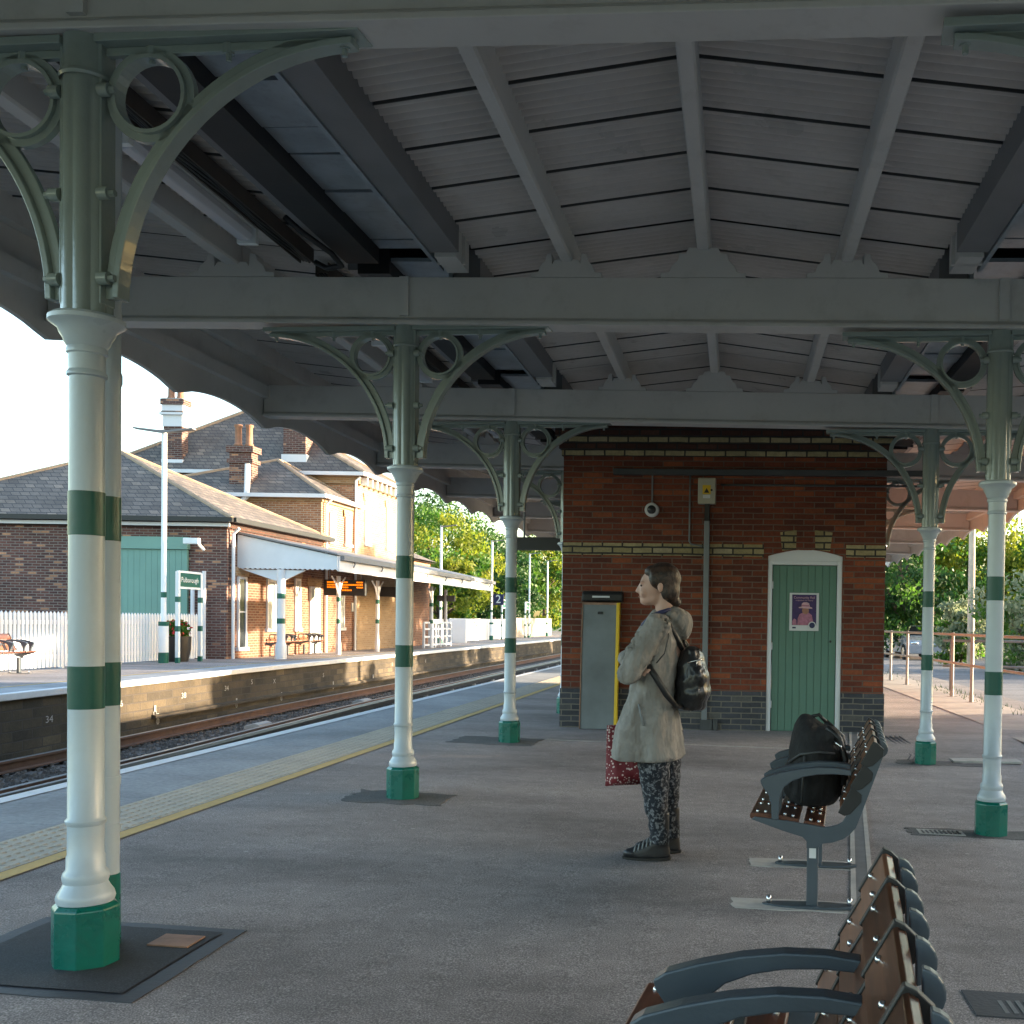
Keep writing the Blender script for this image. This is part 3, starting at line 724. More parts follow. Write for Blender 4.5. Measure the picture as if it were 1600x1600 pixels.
# rainwater pipes strapped behind the columns
def pipe(x, y, lb, dx=.075, dy=.19, bands=True):
    X, Y, _ = K(x, y, 0); X += dx; Y += dy; zg = G(X, Y); top = ZB+SH*x+.32
    t = thing('downpipe', lb, 'pipe', (X, Y, zg), 0, 'rainwater pipes behind the columns'); L = dict(parent=t, local=True)
    b = MB(); b.lathe([(.045, .26), (.045, .41), (.048, .411), (.048, .44), (.045, .441), (.045, .58), (.048, .581), (.048, .61), (.045, .611), (.045, 2.0), (.049, 2.01), (.049, 2.04), (.045, 2.05), (.045, top-zg)], n=20)
    b.build('pipe', 'mint2', smooth=True, **L)
    b = MB(); b.lathe([(.050, 0), (.048, .262)], n=20); b.build('pipe_shoe', 'teal', smooth=True, **L)
    if bands:
        for z0, z1 in ((.865, 1.018), (1.45, 1.605)):
            b = MB(); b.lathe([(.0452, z0), (.0465, z0+.001), (.0465, z1), (.0452, z1+.001)], n=20, cap=False); b.build('green_band', 'green', smooth=True, **L)
pipe(-2.2035, 3.575, 'thin rainwater pipe standing close behind the nearest left column', -.047, .19)
pipe(-2.2035, 6.985, 'rainwater pipe tucked behind the second left column', -.045, .19)
pipe(-2.2035, 10.263, 'rainwater pipe tucked behind the third left column', -.045, .19)
b = MB(); b.bb(-2.225, -2.213, 3.675, 3.687, 1.08, 1.40)
tag(b.build('edge_on_sign', 'black', bev=.003), 'black sign seen edge-on between nearest column and its rainwater pipe', 'sign')

# ------------------------------------------------------------------ ground details
def patch(name, mat, poly, dz, label, cat, group=None, z2=None):
    mb = MB(); n = len(poly)
    vs = [(x, y, G(x, y)+dz) for x, y in poly]+[(x, y, G(x, y)-.02) for x, y in poly]
    mb.add(vs, [tuple(range(n))]+[(i, (i+1) % n, n+(i+1) % n, n+i) for i in range(n)])
    o = mb.build(name, mat); return tag(o, label, cat, group)
def jag(x0, x1, y0, y1, j=.012, n=8):
    P = []
    for (ax, ay), (bx, by) in zip(((x0, y0), (x1, y0), (x1, y1), (x0, y1)), ((x1, y0), (x1, y1), (x0, y1), (x0, y0))):
        for i in range(n):
            P.append((ax+(bx-ax)*i/n+random.uniform(-j, j), ay+(by-ay)*i/n+random.uniform(-j, j)))
    return P
def skewp(P, cx, cy): return [(x, y+SK*.6*(x-cx)) for x, y in P]
t = patch('tarmac_patch', 'tarseal', skewp(jag(-2.66, -1.85, 3.26, 4.03, .004), -2.2, 3.6), .004, 'square black tarmac patch around the nearest left column', 'tarmac patch', 'tarmac patches at column feet')
b = MB(); P = skewp(jag(-2.60, -1.92, 3.32, 3.97, .003), -2.2, 3.6)
b.add([(x, y, G(x, y)+.008) for x, y in P], [tuple(range(len(P)))]); b.build('rolled_surface', 'tar', t)
patch('inspection_cover', 'copper', skewp([(-2.1, 3.77), (-1.95, 3.77), (-1.95, 3.90), (-2.1, 3.90)], -2.2, 3.6), .013, 'rusty metal cover plate set in the black patch by the nearest column', 'cover plate')
patch('tarmac_patch', 'tar2', skewp(jag(-2.55, -1.9, 6.75, 7.2, .03), -2.2, 7), .004, 'ragged dark tarmac patch at the foot of the second left column', 'tarmac patch', 'tarmac patches at column feet')
patch('tarmac_patch', 'tar2', skewp(jag(-2.75, -1.95, 10.0, 10.6, .03), -2.2, 10.2), .004, 'dark tarmac patch at the foot of the third left column', 'tarmac patch', 'tarmac patches at column feet')
patch('tarmac_patch', 'tar2', jag(1.08, 2.1, 6.42, 6.66, .02), .004, 'dark strip of tarmac under the rightmost column', 'tarmac patch', 'tarmac patches at column feet')
patch('tarmac_patch', 'tar2', jag(1.5, 2.35, 9.72, 9.95, .03), .004, 'dark tarmac strip at the foot of the second right column', 'tarmac patch', 'tarmac patches at column feet')
t = patch('drain_cover', 'pale', [(1.14, 6.46), (1.42, 6.44), (1.42, 6.58), (1.14, 6.6)], .008, 'small pale drain grating left of the rightmost column base', 'drain cover', 'drain covers in the platform')
b = MB()
for i in range(9): b.bb(1.16+.028*i, 1.172+.028*i, 6.465, 6.565, G(1.3, 6.5)+.006, G(1.3, 6.5)+.0125)
b.build('slots', 'black', t)
t = patch('drain_cover', 'tarseal', [(.80, 3.42), (1.3, 3.38), (1.3, 3.62), (.80, 3.66)], .005, 'square metal drain cover at the right edge below the rightmost column', 'drain cover', 'drain covers in the platform')
b = MB()
for i in range(12): b.bb(.9+.03*i, .915+.03*i, 3.44, 3.56, G(1, 3.5)+.003, G(1, 3.5)+.009)
b.build('slots', 'grating', t)
# cable trough running past the benches
t = thing('cable_trough', 'pale double-edged cable trough strip set in the platform behind the middle bench', 'cable trough', (.7, 6, G(.7, 6)))
xd = lambda y: .53+(y-4.2)*.105
for d0, d1, m_, nm in ((-.055, -.03, 'pale', 'edge_kerb'), (.03, .055, 'pale', 'edge_kerb'), (-.03, .03, 'grating', 'lid')):
    b = MB(); ys = [3.0+.3*i for i in range(30)]
    b.loft([[(xd(y)+d0, y, G(xd(y), y)-.01), (xd(y)+d1, y, G(xd(y), y)-.01), (xd(y)+d1, y, G(xd(y), y)+(.007 if nm == 'lid' else .009)), (xd(y)+d0, y, G(xd(y), y)+(.007 if nm == 'lid' else .009))] for y in ys])
    b.build(nm, m_, t)
b = MB()
for i in range(4):
    o_ = .05*i; b.loft([[(x+u, y, G(x, y)+z) for u, z in ((-.008, 0), (.008, 0), (.008, .006), (-.008, .006))] for x, y in ((1.62+o_, 11.4), (1.55+o_+.15, 10.2), (1.53+o_*.9+.1, 9.95))])
tag(b.build('drain_slots', 'tarseal', loc=(0, 0, 0)), 'dark parallel drain slots between the waiting room corner and second right column', 'drain')
# expansion strip in front of the waiting room
b = MB(); b.loft([[(x, y+u, G(x, y)+z) for u, z in ((-.012, 0), (.012, 0), (.012, .005), (-.012, .005))] for x, y in [(-1.9+.4*i, 10.55-.03*i) for i in range(9)]])
tag(b.build('joint_strip', 'pale', loc=(0, 0, 0)), kind='structure')

# ------------------------------------------------------------------ waiting room
brm = thing('brick_waiting_room', 'red brick waiting room with blue brick plinth under the canopy', 'building', (-1.97, 11.86, 0), -.0527)
LX, LY = 3.6, 8.0
def bx(name, mat, a, parent=brm, bev=0.):
    b = MB()
    for q in (a if isinstance(a[0], (tuple, list)) else [a]): b.bb(*q)
    return b.build(name, mat, parent, local=True, bev=bev)
# front wall in pieces around the door opening (x 2.305..3.128, z ..2.0)
DX0, DX1, DZ = 2.305, 3.128, 1.955
TH = .3
bx('wall', 'brick', [(0, DX0, 0, TH, .49, 3.09), (DX1, LX, 0, TH, .49, 3.09), (DX0, DX1, 0, TH, 2.075, 3.09),
                     (0, TH, TH, LY, .49, 3.09), (LX-TH, LX, TH, LY, .49, 3.09), (TH, LX-TH, LY-TH, LY, .49, 3.09)])
bx('plinth', 'blueb', [(-.012, DX0, -.012, TH, -.1, .4895), (DX1, LX+.012, -.012, TH, -.1, .4895), (-.012, TH, TH, LY, -.1, .4895), (LX-TH, LX+.012, TH, LY, -.1, .4895)])
# cream string course, slightly proud, broken at the door
bx('string_course', 'cream', [(-.005, 2.255, -.005, .05, 1.99, 2.125), (3.165, LX+.005, -.005, .05, 1.995, 2.13), (-.005, .05, .051, LY, 1.99, 2.125), (LX-.05, LX+.005, .051, LY, 1.99, 2.125)])
# corbelled head
for z0, z1, pr, m_ in ((3.092, 3.165, .02, 'cream'), (3.167, 3.235, .045, 'brickdk'), (3.237, 3.305, .065, 'cream'), (3.307, 3.39, .085, 'brickdk'), (3.392, 3.56, .03, 'brickdk')):
    bx('corbel_course', m_, [(-pr, LX+pr, -pr, .2, z0, z1), (-pr, .2, .201, LY, z0, z1), (LX-.2, LX+pr, .201, LY, z0, z1)])
bx('ceiling', 'dark', (0.05, LX-.05, .05, LY-.05, 3.40, 3.44))
# arch over the door: white painted head + cream voussoirs
b = MB(); P = [(DX0-.005, 1.95), (DX1+.005, 1.95)]+[(DX1+.005-(DX1-DX0+.01)*i/12, 2.0+.075*math.sin(math.pi*i/12)) for i in range(13)]
b.prism(P, lambda u, w_, s: (u, s, w_), .02, .12); b.build('door_head', 'trim', brm, local=True)
b = MB(); A_ = [(DX0, 2.076), (DX1, 2.076)]+[(DX1-(DX1-DX0)*i/12, 2.001+.075*math.sin(math.pi*i/12)) for i in range(13)]
for (u0, w0), (u1, w1) in zip(A_[2:], A_[3:]):
    if w0 < 2.0755 or w1 < 2.0755: b.prism([(u0, w0), (u0, 2.0745), (u1, 2.0745), (u1, w1)] if w0 < 2.07 or w1 < 2.07 else [(u0, 2.07), (u0, 2.0745), (u1, 2.0745), (u1, 2.07)], lambda u, w_, q: (u, q, w_), .001, .14)
b.build('arch_spandrel', 'brick', brm, local=True)
b = MB()
for q in (((2.433, 2.262), (2.617, 2.292), (2.612, 2.075), (2.46, 2.06)), ((2.815, 2.292), (3.013, 2.266), (2.988, 2.058), (2.826, 2.075))):
    b.prism(q, lambda u, w_, s: (u, s, w_), -.004, .06)
b.build('voussoir', 'cream', brm, local=True)
fr = bx('door_frame', 'trim', [(DX0, DX0+.048, .01, .13, .05, 1.949), (DX1-.055, DX1, .01, .13, .05, 1.949), (DX0+.048, DX1-.055, .01, .13, 1.905, 1.949), (DX0+.02, DX1-.02, .012, .13, .0, .049)], bev=.004)
dr = thing_d = None
b = MB(); x = DX0+.052; nb = 9; wd = (DX1-.059-x)/nb
for i in range(nb): b.bb(x+i*wd+.0025, x+(i+1)*wd-.0025, .045, .08, .055, 1.90)
b.bb(x, DX1-.059, .055, .085, .055, 1.90)
door = b.build('door', 'doorg', brm, local=True, bev=.003)
b = MB(); b.tube([(DX1-.12, .043, 1.06), (DX1-.12, .03, 1.06)], .014, 10); b.build('lock', 'black', door, local=True)
for z in (.35, 1.0, 1.68):
    b = MB(); b.tube([(DX0+.052, .036, z-.04), (DX0+.052, .036, z+.04)], .009, 8); b.build('hinge', 'trim', door, local=True)
def wl(x, y, z): return WM[brm.name] @ Vector((x, y, z))
def onwall(name, label, cat, x, z, group=None):
    return thing(name, label, cat, wl(x, 0, z), -.0527, group)
# poster
t = onwall('poster', 'white-framed purple poster of a figure in pink, on the green door', 'poster', 2.713, 1.175)
L = dict(parent=t, local=True)
b = MB(); b.bb(-.163, .163, .030, .044, 0, .421); b.build('frame', 'paper', bev=.002, **L)
b = MB(); b.bb(-.135, .135, .0265, .0295, .062, .402); b.build('picture', 'purple', **L)
def disc(cx, cz, rx, rz, y, m_, nm, n=20, a0=0, a1=360):
    b = MB(); b.prism([(cx+rx*math.cos(R(a0+(a1-a0)*i/n)), cz+rz*math.sin(R(a0+(a1-a0)*i/n))) for i in range(n if a1-a0 == 360 else n+1)], lambda u, w_, s: (u, s, w_), y, y+.0012)
    return b.build(nm, m_, **L)
b = MB(); b.prism([(-.075, .063), (-.07, .14), (-.05, .185), (-.01, .205), (.05, .205), (.085, .175), (.10, .11), (.095, .063)], lambda u, w_, s: (u, s, w_), .0245, .026); b.build('figure', 'pink', **L)
disc(.015, .225, .038, .042, .0230, 'face', 'figure_face')
b = MB(); b.prism([(-.06, .252), (.09, .246), (.09, .258), (.062, .268), (.055, .305), (.03, .318), (-.01, .315), (-.028, .30), (-.03, .268), (-.06, .264)], lambda u, w_, s: (u, s, w_), .0215, .0228); b.build('figure_hat', 'pinklt', **L)
b = MB(); b.prism([(-.027, .272), (.056, .270), (.053, .287), (-.027, .289)], lambda u, w_, s: (u, s, w_), .0203, .0213); b.build('hat_band', 'pink', **L)
b = MB(); b.prism([(-.13, .063), (-.13, .11), (-.11, .135), (-.085, .12), (-.08, .063)], lambda u, w_, s: (u, s, w_), .0248, .026); b.build('sleeve', 'pink', **L)
disc(.09, .062, .042, .042, .0195, 'paper', 'roundel_rim'); disc(.09, .062, .032, .032, .0182, 'navy', 'roundel')
b = MB(); text('Community Rail', .036, lambda a, c, d: (a, .0255, .368+c), b); text('congratulates Her Majesty', .0185, lambda a, c, d: (a, .0255, .338+c), b); b.build('lettering', 'pinklt', **L)
b = MB(); b.bb(-.13, -.09, .028, .0295, .025, .042); b.build('logo', 'navy', **L)
# dome camera
t = onwall('dome_camera', 'round dome camera with white rim on the brick wall', 'camera', 1.002, 2.415)
L = dict(parent=t, local=True)
b = MB(); b.loft([[(r*math.cos(2*math.pi*k/24), y, .081+r*math.sin(2*math.pi*k/24)) for k in range(24)] for r, y in ((.08, 0), (.08, -.03), (.072, -.045), (.05, -.05))]); b.build('housing', 'paper', smooth=True, **L)
b = MB(); b.ell((0, -.05, .081), (.05, .045, .05)); b.build('dome', 'glass', smooth='all', **L)
b = MB(); b.bb(-.008, .008, -.018, 0, .158, .47); b.build('cable_conduit', 'conduit', **L)
# electrical box + conduit
t = onwall('electrical_box', 'beige electrical box with yellow warning label high on the brick wall', 'electrical box', 1.618, 2.56)
L = dict(parent=t, local=True)
b = MB(); b.bb(-.097, .097, -.11, 0, 0, .285); b.build('case', 'beige', bev=.008, **L)
b = MB(); b.bb(-.045, .045, -.1125, -.1105, .105, .205); b.build('warning_label', 'ybright', **L)
b = MB(); b.prism([(-.03, .12), (.03, .12), (0, .172)], lambda u, w_, s: (u, s, w_), -.1145, -.113); b.build('warning_triangle', 'black', **L)
b = MB(); b.bb(-.04, .04, -.1122, -.1105, .06, .095); b.build('notice', 'paper', **L)
b = MB(); b.tube([(.055, -.11, .15), (.055, -.122, .15)], .012, 8); b.build('lock', 'black', **L)
t = onwall('wall_conduit', 'grey vertical conduit running down the brick wall from the electrical box', 'conduit', 1.62, .05)
L = dict(parent=t, local=True)
b = MB(); b.bb(-.03, .03, -.045, 0, 0.0, 2.33); b.build('conduit', 'conduit', bev=.006, **L)
b = MB(); b.bb(-.028, .028, -.05, 0, 2.332, 2.51); b.build('gland', 'black', **L)
b = MB(); b.bb(-.045, .09, -.06, 0, -.03, .12); b.bb(.10, .15, -.06, 0, -.03, .12); b.build('foot_box', 'conduitdk', **L)
t = onwall('wall_trunking', 'long dark horizontal cable trunking across the top of the brick wall', 'trunking', 2.0, 2.88)
L = dict(parent=t, local=True)
b = MB(); b.bb(-1.43, 2.1, -.07, -.001, 0, .068); b.build('trunking', 'conduitdk', bev=.006, **L)
t = onwall('wall_pipe', 'thin grey pipes on the brick wall below the long trunking', 'pipe', 1.9, 2.78)
b = MB(); b.tube([(-.13, -.018, 0), (2.2, -.018, 0)], .013, 8); b.build('level_pipe', 'conduitdk', parent=t, local=True, smooth='all')
b = MB(); b.tube([(-.475, -.014, .1), (-.475, -.014, -.63), (-.455, -.014, -.66), (-.33, -.014, -.68)], .010, 8); b.build('drop_pipe', 'conduit', parent=t, local=True, smooth='all')
# folded boarding ramp leaning on the wall
t = onwall('boarding_ramp', 'grey boarding ramp with yellow edge and black hood, upright against the brick wall', 'ramp', .46, .055)
L = dict(parent=t, local=True); lean = lambda a, c, d: (a, c-.16+.10*d/1.4, d)
b = MB(); b.bb(-.205, .17, -.02, .02, .0, 1.40); b.build('panel', 'rampg', fn=lean, bev=.004, **L)
b = MB(); b.bb(.171, .205, -.035, .035, 0, 1.40); b.build('edge_strip', 'ybright', fn=lean, bev=.003, **L)
b = MB(); b.bb(-.216, -.206, -.03, .03, 0, 1.4); b.bb(-.205, .17, -.026, -.0205, 1.375, 1.40); b.build('worn_strip', 'copper', fn=lean, bev=.002, **L)
b = MB(); b.bb(-.04, .02, -.03, -.0205, 1.27, 1.30); b.build('handle', 'black', fn=lean, bev=.008, **L)
hd = MB(); hd.loft([[(-.225, y, z) for y, z in ((-.07, 1.41), (.09, 1.41), (.09, 1.52), (-.05, 1.53), (-.075, 1.49))], [(.235, y, z) for y, z in ((-.07, 1.41), (.09, 1.41), (.09, 1.52), (-.05, 1.53), (-.075, 1.49))]])
hood = hd.build('hood', 'black', bev=.02, **L)
b = MB(); b.bb(-.105, .09, -.079, -.0755, 1.455, 1.475); b.build('label_strip', 'paper', parent=hood, local=True)
t = onwall('departure_sign', 'black sign hanging under the canopy left of the brick waiting room', 'sign', -1.0, 2.55)
b = MB(); b.bb(-.4, .9, 2.9, 3.0, -.32, -.14); b.build('panel', 'black', parent=t, local=True)
b = MB(); b.tube([(-.2, 2.95, -.14), (-.2, 2.95, .7)], .015, 6); b.tube([(.7, 2.95, -.14), (.7, 2.95, .7)], .015, 6); b.build('hanger', 'conduit', parent=t, local=True)

# ------------------------------------------------------------------ benches
def rot2(p, c, a): return (c[0]+(p[0]-c[0])*math.cos(a)-(p[1]-c[1])*math.sin(a), c[1]+(p[0]-c[0])*math.sin(a)+(p[1]-c[1])*math.cos(a))
ARM = [(.112, .575), (.135, .590), (.20, .610), (.28, .628), (.36, .638), (.44, .638), (.505, .630), (.505, .606), (.43, .610), (.36, .606), (.30, .594), (.25, .574), (.215, .545), (.20, .50), (.195, .405), (.165, .405), (.162, .47), (.150, .51), (.118, .555)]
PLATE = [(.075, .400), (.10, .392), (.21, .355), (.30, .330), (.318, .312), (.318, .282), (.368, .282), (.378, .302), (.43, .310), (.475, .326), (.505, .348), (.53, .378), (.55, .43), (.642, .690), (.643, .705), (.634, .722), (.608, .740), (.602, .738), (.54, .60), (.50, .475), (.487, .430), (.472, .402), (.45, .388), (.42, .380), (.395, .376), (.24, .398), (.09, .412)]
def slats():
    S = []
    for x0, z0, x1, z1 in ((.068, .428, .165, .424), (.190, .422, .285, .404), (.305, .400, .397, .384)): S.append(('seat_slat', x0, z0, x1, z1))
    for x0, z0, x1, z1 in ((.456, .440, .507, .545), (.504, .553, .556, .645), (.548, .655, .600, .748)): S.append(('back_slat', x0, z0, x1, z1))
    return S
def bench(label, loc, rz, y0, y1, arms, posts, frames, group='timber benches along the platform', adx=0.):
    """local y runs along the bench, seat faces -x"""
    t = thing('platform_bench', label, 'bench', loc, rz, group); L = dict(parent=t, local=True)
    seg = [y0]+[f for f in frames if y0+.02 < f < y1-.02]+[y1]
    for nm, x0, z0, x1, z1 in slats():
        b = MB(); d = Vector((x1-x0, 0, z1-z0)).normalized(); nn = Vector((-d.z, 0, d.x)) if nm == 'seat_slat' else Vector((d.z, 0, -d.x))
        if nm == 'seat_slat' and nn.z > 0: nn = -nn
        th = .028; a = Vector((x0, 0, z0)); c = Vector((x1, 0, z1)); e = .006
        pr = [a+nn*0+d*e, c-d*e, c+nn*e, c+nn*(th-e), c-d*e+nn*th, a+d*e+nn*th, a+nn*(th-e), a+nn*e]
        for s0, s1 in zip(seg, seg[1:]):
            b.loft([[(p.x, yy, p.z) for p in pr] for yy in (s0+.012, s1-.012)])
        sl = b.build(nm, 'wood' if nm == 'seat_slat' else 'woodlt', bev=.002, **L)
        bo = MB()
        for s0, s1 in zip(seg, seg[1:]):
            for yy in (s0+.055, s1-.055):
                m_ = (a+c)*.5-nn*.001; n2 = -nn
                for k in ((-.0, ) if nm == 'back_slat' else (-.018, .018)):
                    q = m_+d*k; bo.ell((q.x, yy, q.z), (.008, .008, .008), 8, 6)
        bo.build('bolts', 'chrome', parent=sl, local=True, smooth='all')['kind'] = 'stuff'
    for f in frames:
        if abs(f-y0) < .02 or abs(f-y1) < .02 or any(abs(f-p) < .02 for p in posts):
            b = MB(); b.prism(PLATE, lambda u, w_, s: (u, s, w_), f-.006, f+.006); b.build('end_frame', 'benchs', bev=.002, **L)
        # black spacer that shows between the slats, with its rounded back fins
        b = MB()
        for nm, x0, z0, x1, z1 in slats()[3:]:
            d = Vector((x1-x0, 0, z1-z0)).normalized(); nn = Vector((d.z, 0, -d.x))
            a = Vector((x0, 0, z0))-nn*.004; c = Vector((x1, 0, z1))-nn*.004
            arc = [c+d*.006, c+d*.008+nn*.02, c+nn*.055, c-d*.03+nn*.068, a+d*.02+nn*.05, a+nn*.03]
            b.prism([(a.x, a.z)]+[(q.x, q.z) for q in arc], lambda u, w_, s: (u, s, w_), f-.0105, f+.0105)
        b.build('spacer', 'black', bev=.002, **L)
    fins = MB()
    for s0, s1 in zip(seg, seg[1:]):
        for yy in (s0+.085, s1-.085):
            for nm, x0, z0, x1, z1 in slats()[5:]:
                c = Vector((x1, 0, z1))
                fins.prism([(c.x+.024+.042*math.cos(R(a)), c.z-.035+.04*math.sin(R(a))) for a in range(-80, 100, 18)], lambda u, w_, s: (u, s, w_), yy-.012, yy+.012)
    fins.build('rear_brackets', 'benchs', bev=.003, **L)['kind'] = 'stuff'
    for ay in arms:
        b = MB(); b.prism(ARM, lambda u, w_, s: (u+adx, s, w_), ay-.022, ay+.022); b.build('armrest', 'benchs', bev=.004, **L)
    for py in posts:
        b = MB(); b.bb(.318, .368, py-.03, py+.03, .012, .30); p = b.build('post', 'benchs', bev=.005, **L)
        b = MB(); b.bb(.328, .358, py-.0325, py-.0305, .225, .275); b.build('sticker', 'paper', parent=p, local=True)
        b = MB(); n = 24
        for k in (0,): b.prism([(.335+.215*math.cos(2*math.pi*i/n), .052*math.sin(2*math.pi*i/n)) for i in range(n)], lambda u, w_, s: (u, py+w_, s), .002, .013)
        b.build('base_plate', 'benchs', bev=.002, **L)
        for xx in (.15, .51):
            b = MB(); b.tube([(xx, py, .01), (xx, py, .045)], .011, 8); b.build('anchor_bolt', 'chrome', smooth='all', **L)
    return t
bz = -.105
b2 = bench('middle bench under the black rucksack, right of the woman', (0, 4.62, G(.3, 4.7)), bz, 0, 1.18, (.0, .19, .56, .9), (.09, .9), (0, .31, .62, .93, 1.18))
b1 = bench('nearest bench, cut off by the lower right picture edge', (-.262, 2.42, G(.1, 2.2)), bz, -2.0, 0, (-.40, -.62, -1.2), (-.12, -1.2), (0, -.27, -.58, -.9, -1.22, -1.54), adx=.045)
for yy, j in ((4.70, .02), (5.52, .02)):
    cx = .31+(yy-4.62)*.1
    P = jag(cx-.32, cx+.25, yy-.10, yy+.085, .012, 5)
    patch('mortar_patch', 'pale', P, .003, 'pale mortar patch under the %s foot of the middle bench' % ('near' if yy < 5 else 'far'), 'mortar patch', 'mortar patches under bench feet')
# rucksack on the middle bench
t = thing('rucksack', 'bulky black rucksack standing on the seat of the middle bench', 'rucksack', (.375, 5.02, .40), bz); L = dict(parent=t, local=True)
b = MB(); b.loft([[(cx+rx*math.cos(a)*(.86+.14*abs(math.cos(a))), ry*math.sin(a), z) for a in [2*math.pi*i/20 for i in range(20)]] for z, cx, rx, ry in ((.0, .0, .105, .13), (.05, .0, .135, .15), (.16, .01, .135, .155), (.27, .005, .125, .145), (.33, -.008, .100, .12), (.375, -.026, .070, .08), (.41, -.040, .036, .040), (.425, -.045, .015, .018))])
b.ell((-.10, 0, .11), (.055, .105, .095)); b.ell((.055, -.03, .325), (.075, .1, .05))
blob(b, .012, 'sack', 'fabblk', t, 4)
b = MB(); b.tube([(-.03, .0, .405), (.02, 0, .42), (.055, 0, .385)], .009, 8); b.build('grab_handle', 'black', smooth='all', **L)
b = MB(); b.tube([(.06, -.09, .37), (.12, -.10, .32), (.15, -.09, .22), (.14, -.09, .1)], .014, 8); b.tube([(.05, .09, .38), (.13, .10, .31), (.15, .09, .1)], .014, 8); b.build('strap', 'black', smooth='all', **L)
b = MB(); b.tube([(-.115, -.075, .20), (-.06, -.135, .245), (.03, -.155, .26), (.10, -.12, .25)], .006, 6); b.tube([(-.05, -.145, .02), (-.045, -.157, .12), (-.04, -.145, .24)], .005, 6); b.build('piping', 'conduitdk', smooth='all', **L)
b = MB(); b.tube([(.09, -.10, .31), (.125, -.11, .285), (.14, -.10, .255)], .006, 6); b.build('zip', 'chrome', smooth='all', **L)

# ------------------------------------------------------------------ waiting woman
PX, PY = -.405, 5.57; PZ = G(PX, PY)
wo = thing('person', 'woman in a pale hooded raincoat waiting with arms folded, facing left', 'person', (PX, PY, PZ)); L = dict(parent=wo, local=True)
def hand(mb, w0, d, up, s=1.):
    """palm + four fingers + thumb; d = pointing direction, up = back of hand"""
    d = Vector(d).normalized(); up = (Vector(up)-d*Vector(up).dot(d)).normalized(); sd_ = d.cross(up)
    w0 = Vector(w0)
    for o_ in (-.026, -.009, .009, .026): cap(mb, w0+sd_*o_*.6, .013, w0+d*.07+sd_*o_, .011, 8)
    for o_, l in ((-.027, .055), (-.009, .068), (.009, .064), (.026, .048)):
        k = w0+d*.072+sd_*o_; m_ = k+d*l*.55-up*.006; e = m_+d*l*.45-up*.02
        cap(mb, k, .0085, m_, .008, 8); cap(mb, m_, .008, e, .007, 8)
    k = w0+d*.02-sd_*.03; m_ = k+d*.03-sd_*.022; cap(mb, k, .012, m_, .0095, 8); cap(mb, m_, .0095, m_+d*.03-sd_*.004-up*.01, .008, 8)
b = MB()
HZ = 1.438
b.ell((.002, 0, 1.462), (.092, .074, .086), 20, 14); b.ell((-.048, 0, 1.418), (.066, .058, .094), 18, 12)
b.ell((-.076, 0, 1.352), (.034, .034, .028)); b.ell((-.04, 0, 1.362), (.055, .052, .036))
cap(b, (-.108, 0, 1.432), .010, (-.124, 0, 1.402), .0125); b.ell((-.113, 0, 1.396), (.014, .016, .009))
b.ell((-.1065, 0, 1.376), (.010, .019, .0055)); b.ell((-.1035, 0, 1.364), (.010, .017, .006)); b.ell((-.094, 0, 1.345), (.017, .018, .013))
b.ell((-.098, .03, 1.443), (.014, .024, .008)); b.ell((-.098, -.03, 1.443), (.014, .024, .008))
for sy in (-1, 1):
    b.ell((-.085, sy*.035, 1.395), (.025, .022, .028))
    b.ell((.002, sy*.075, 1.418), (.016, .009, .030))
cap(b, (.018, 0, 1.37), .050, (.022, 0, 1.25), .056)
# trunk, limbs
b.ell((.02, 0, 1.12), (.095, .155, .17), 16, 10); b.ell((.01, 0, .90), (.07, .12, .16), 16, 10); b.ell((.005, 0, .77), (.068, .13, .12), 16, 10)
for sy, dx in ((-1, .0), (1, .04)):
    cap(b, (.005, sy*.08, .76), .062, (.0+dx, sy*.085, .42), .058); cap(b, (.0+dx, sy*.085, .42), .056, (.022+dx, sy*.085, .08), .026)
    cap(b, (.015+dx, sy*.088, .05), .026, (-.10+dx, sy*.088, .035), .022)
    cap(b, (.015, sy*.12, 1.22), .05, (-.005, sy*.175, 1.215), .05)
SHN, ELN, WRN = (-.005, -.185, 1.215), (-.135, -.225, .985), (-.165, .06, 1.015)
SHF, ELF, WRF = (-.0, .185, 1.215), (-.185, .20, 1.035), (-.105, -.10, .985)
for a, e, wq in ((SHN, ELN, WRN), (SHF, ELF, WRF)):
    cap(b, a, .047, e, .038); cap(b, e, .037, wq, .026)
hand(b, WRN, (.25, 1, .25), (-1, .2, .2)); hand(b, WRF, (.35, -1, .15), (-.6, -.3, .6))
body = blob(b, .0062, 'body', 'skin', wo, 5)
b = MB()
for sy in (-1, 1): b.ell((-.0995, sy*.031, 1.428), (.008, .011, .006), 10, 8)
b.build('eyes', 'black', parent=body, local=True, smooth='all')
b = MB(); b.ell((-.1135, 0, 1.3705), (.006, .016, .005), 10, 8); b.build('lips', 'face', parent=body, local=True, smooth='all')
# hair: swept back into a low tail
b = MB(); b.ell((.012, 0, 1.467), (.094, .083, .089), 20, 14); b.ell((.048, 0, 1.41), (.054, .072, .085), 16, 10)
b.ell((-.045, 0, 1.500), (.044, .066, .038)); b.ell((.058, 0, 1.365), (.035, .045, .045)); b.ell((.085, 0, 1.345), (.022, .026, .028))
for sy in (-1, 1): b.ell((-.022, sy*.066, 1.462), (.036, .017, .044)); b.ell((.032, sy*.062, 1.40), (.030, .02, .05))
blob(b, .007, 'hair', 'hair', wo, 5)
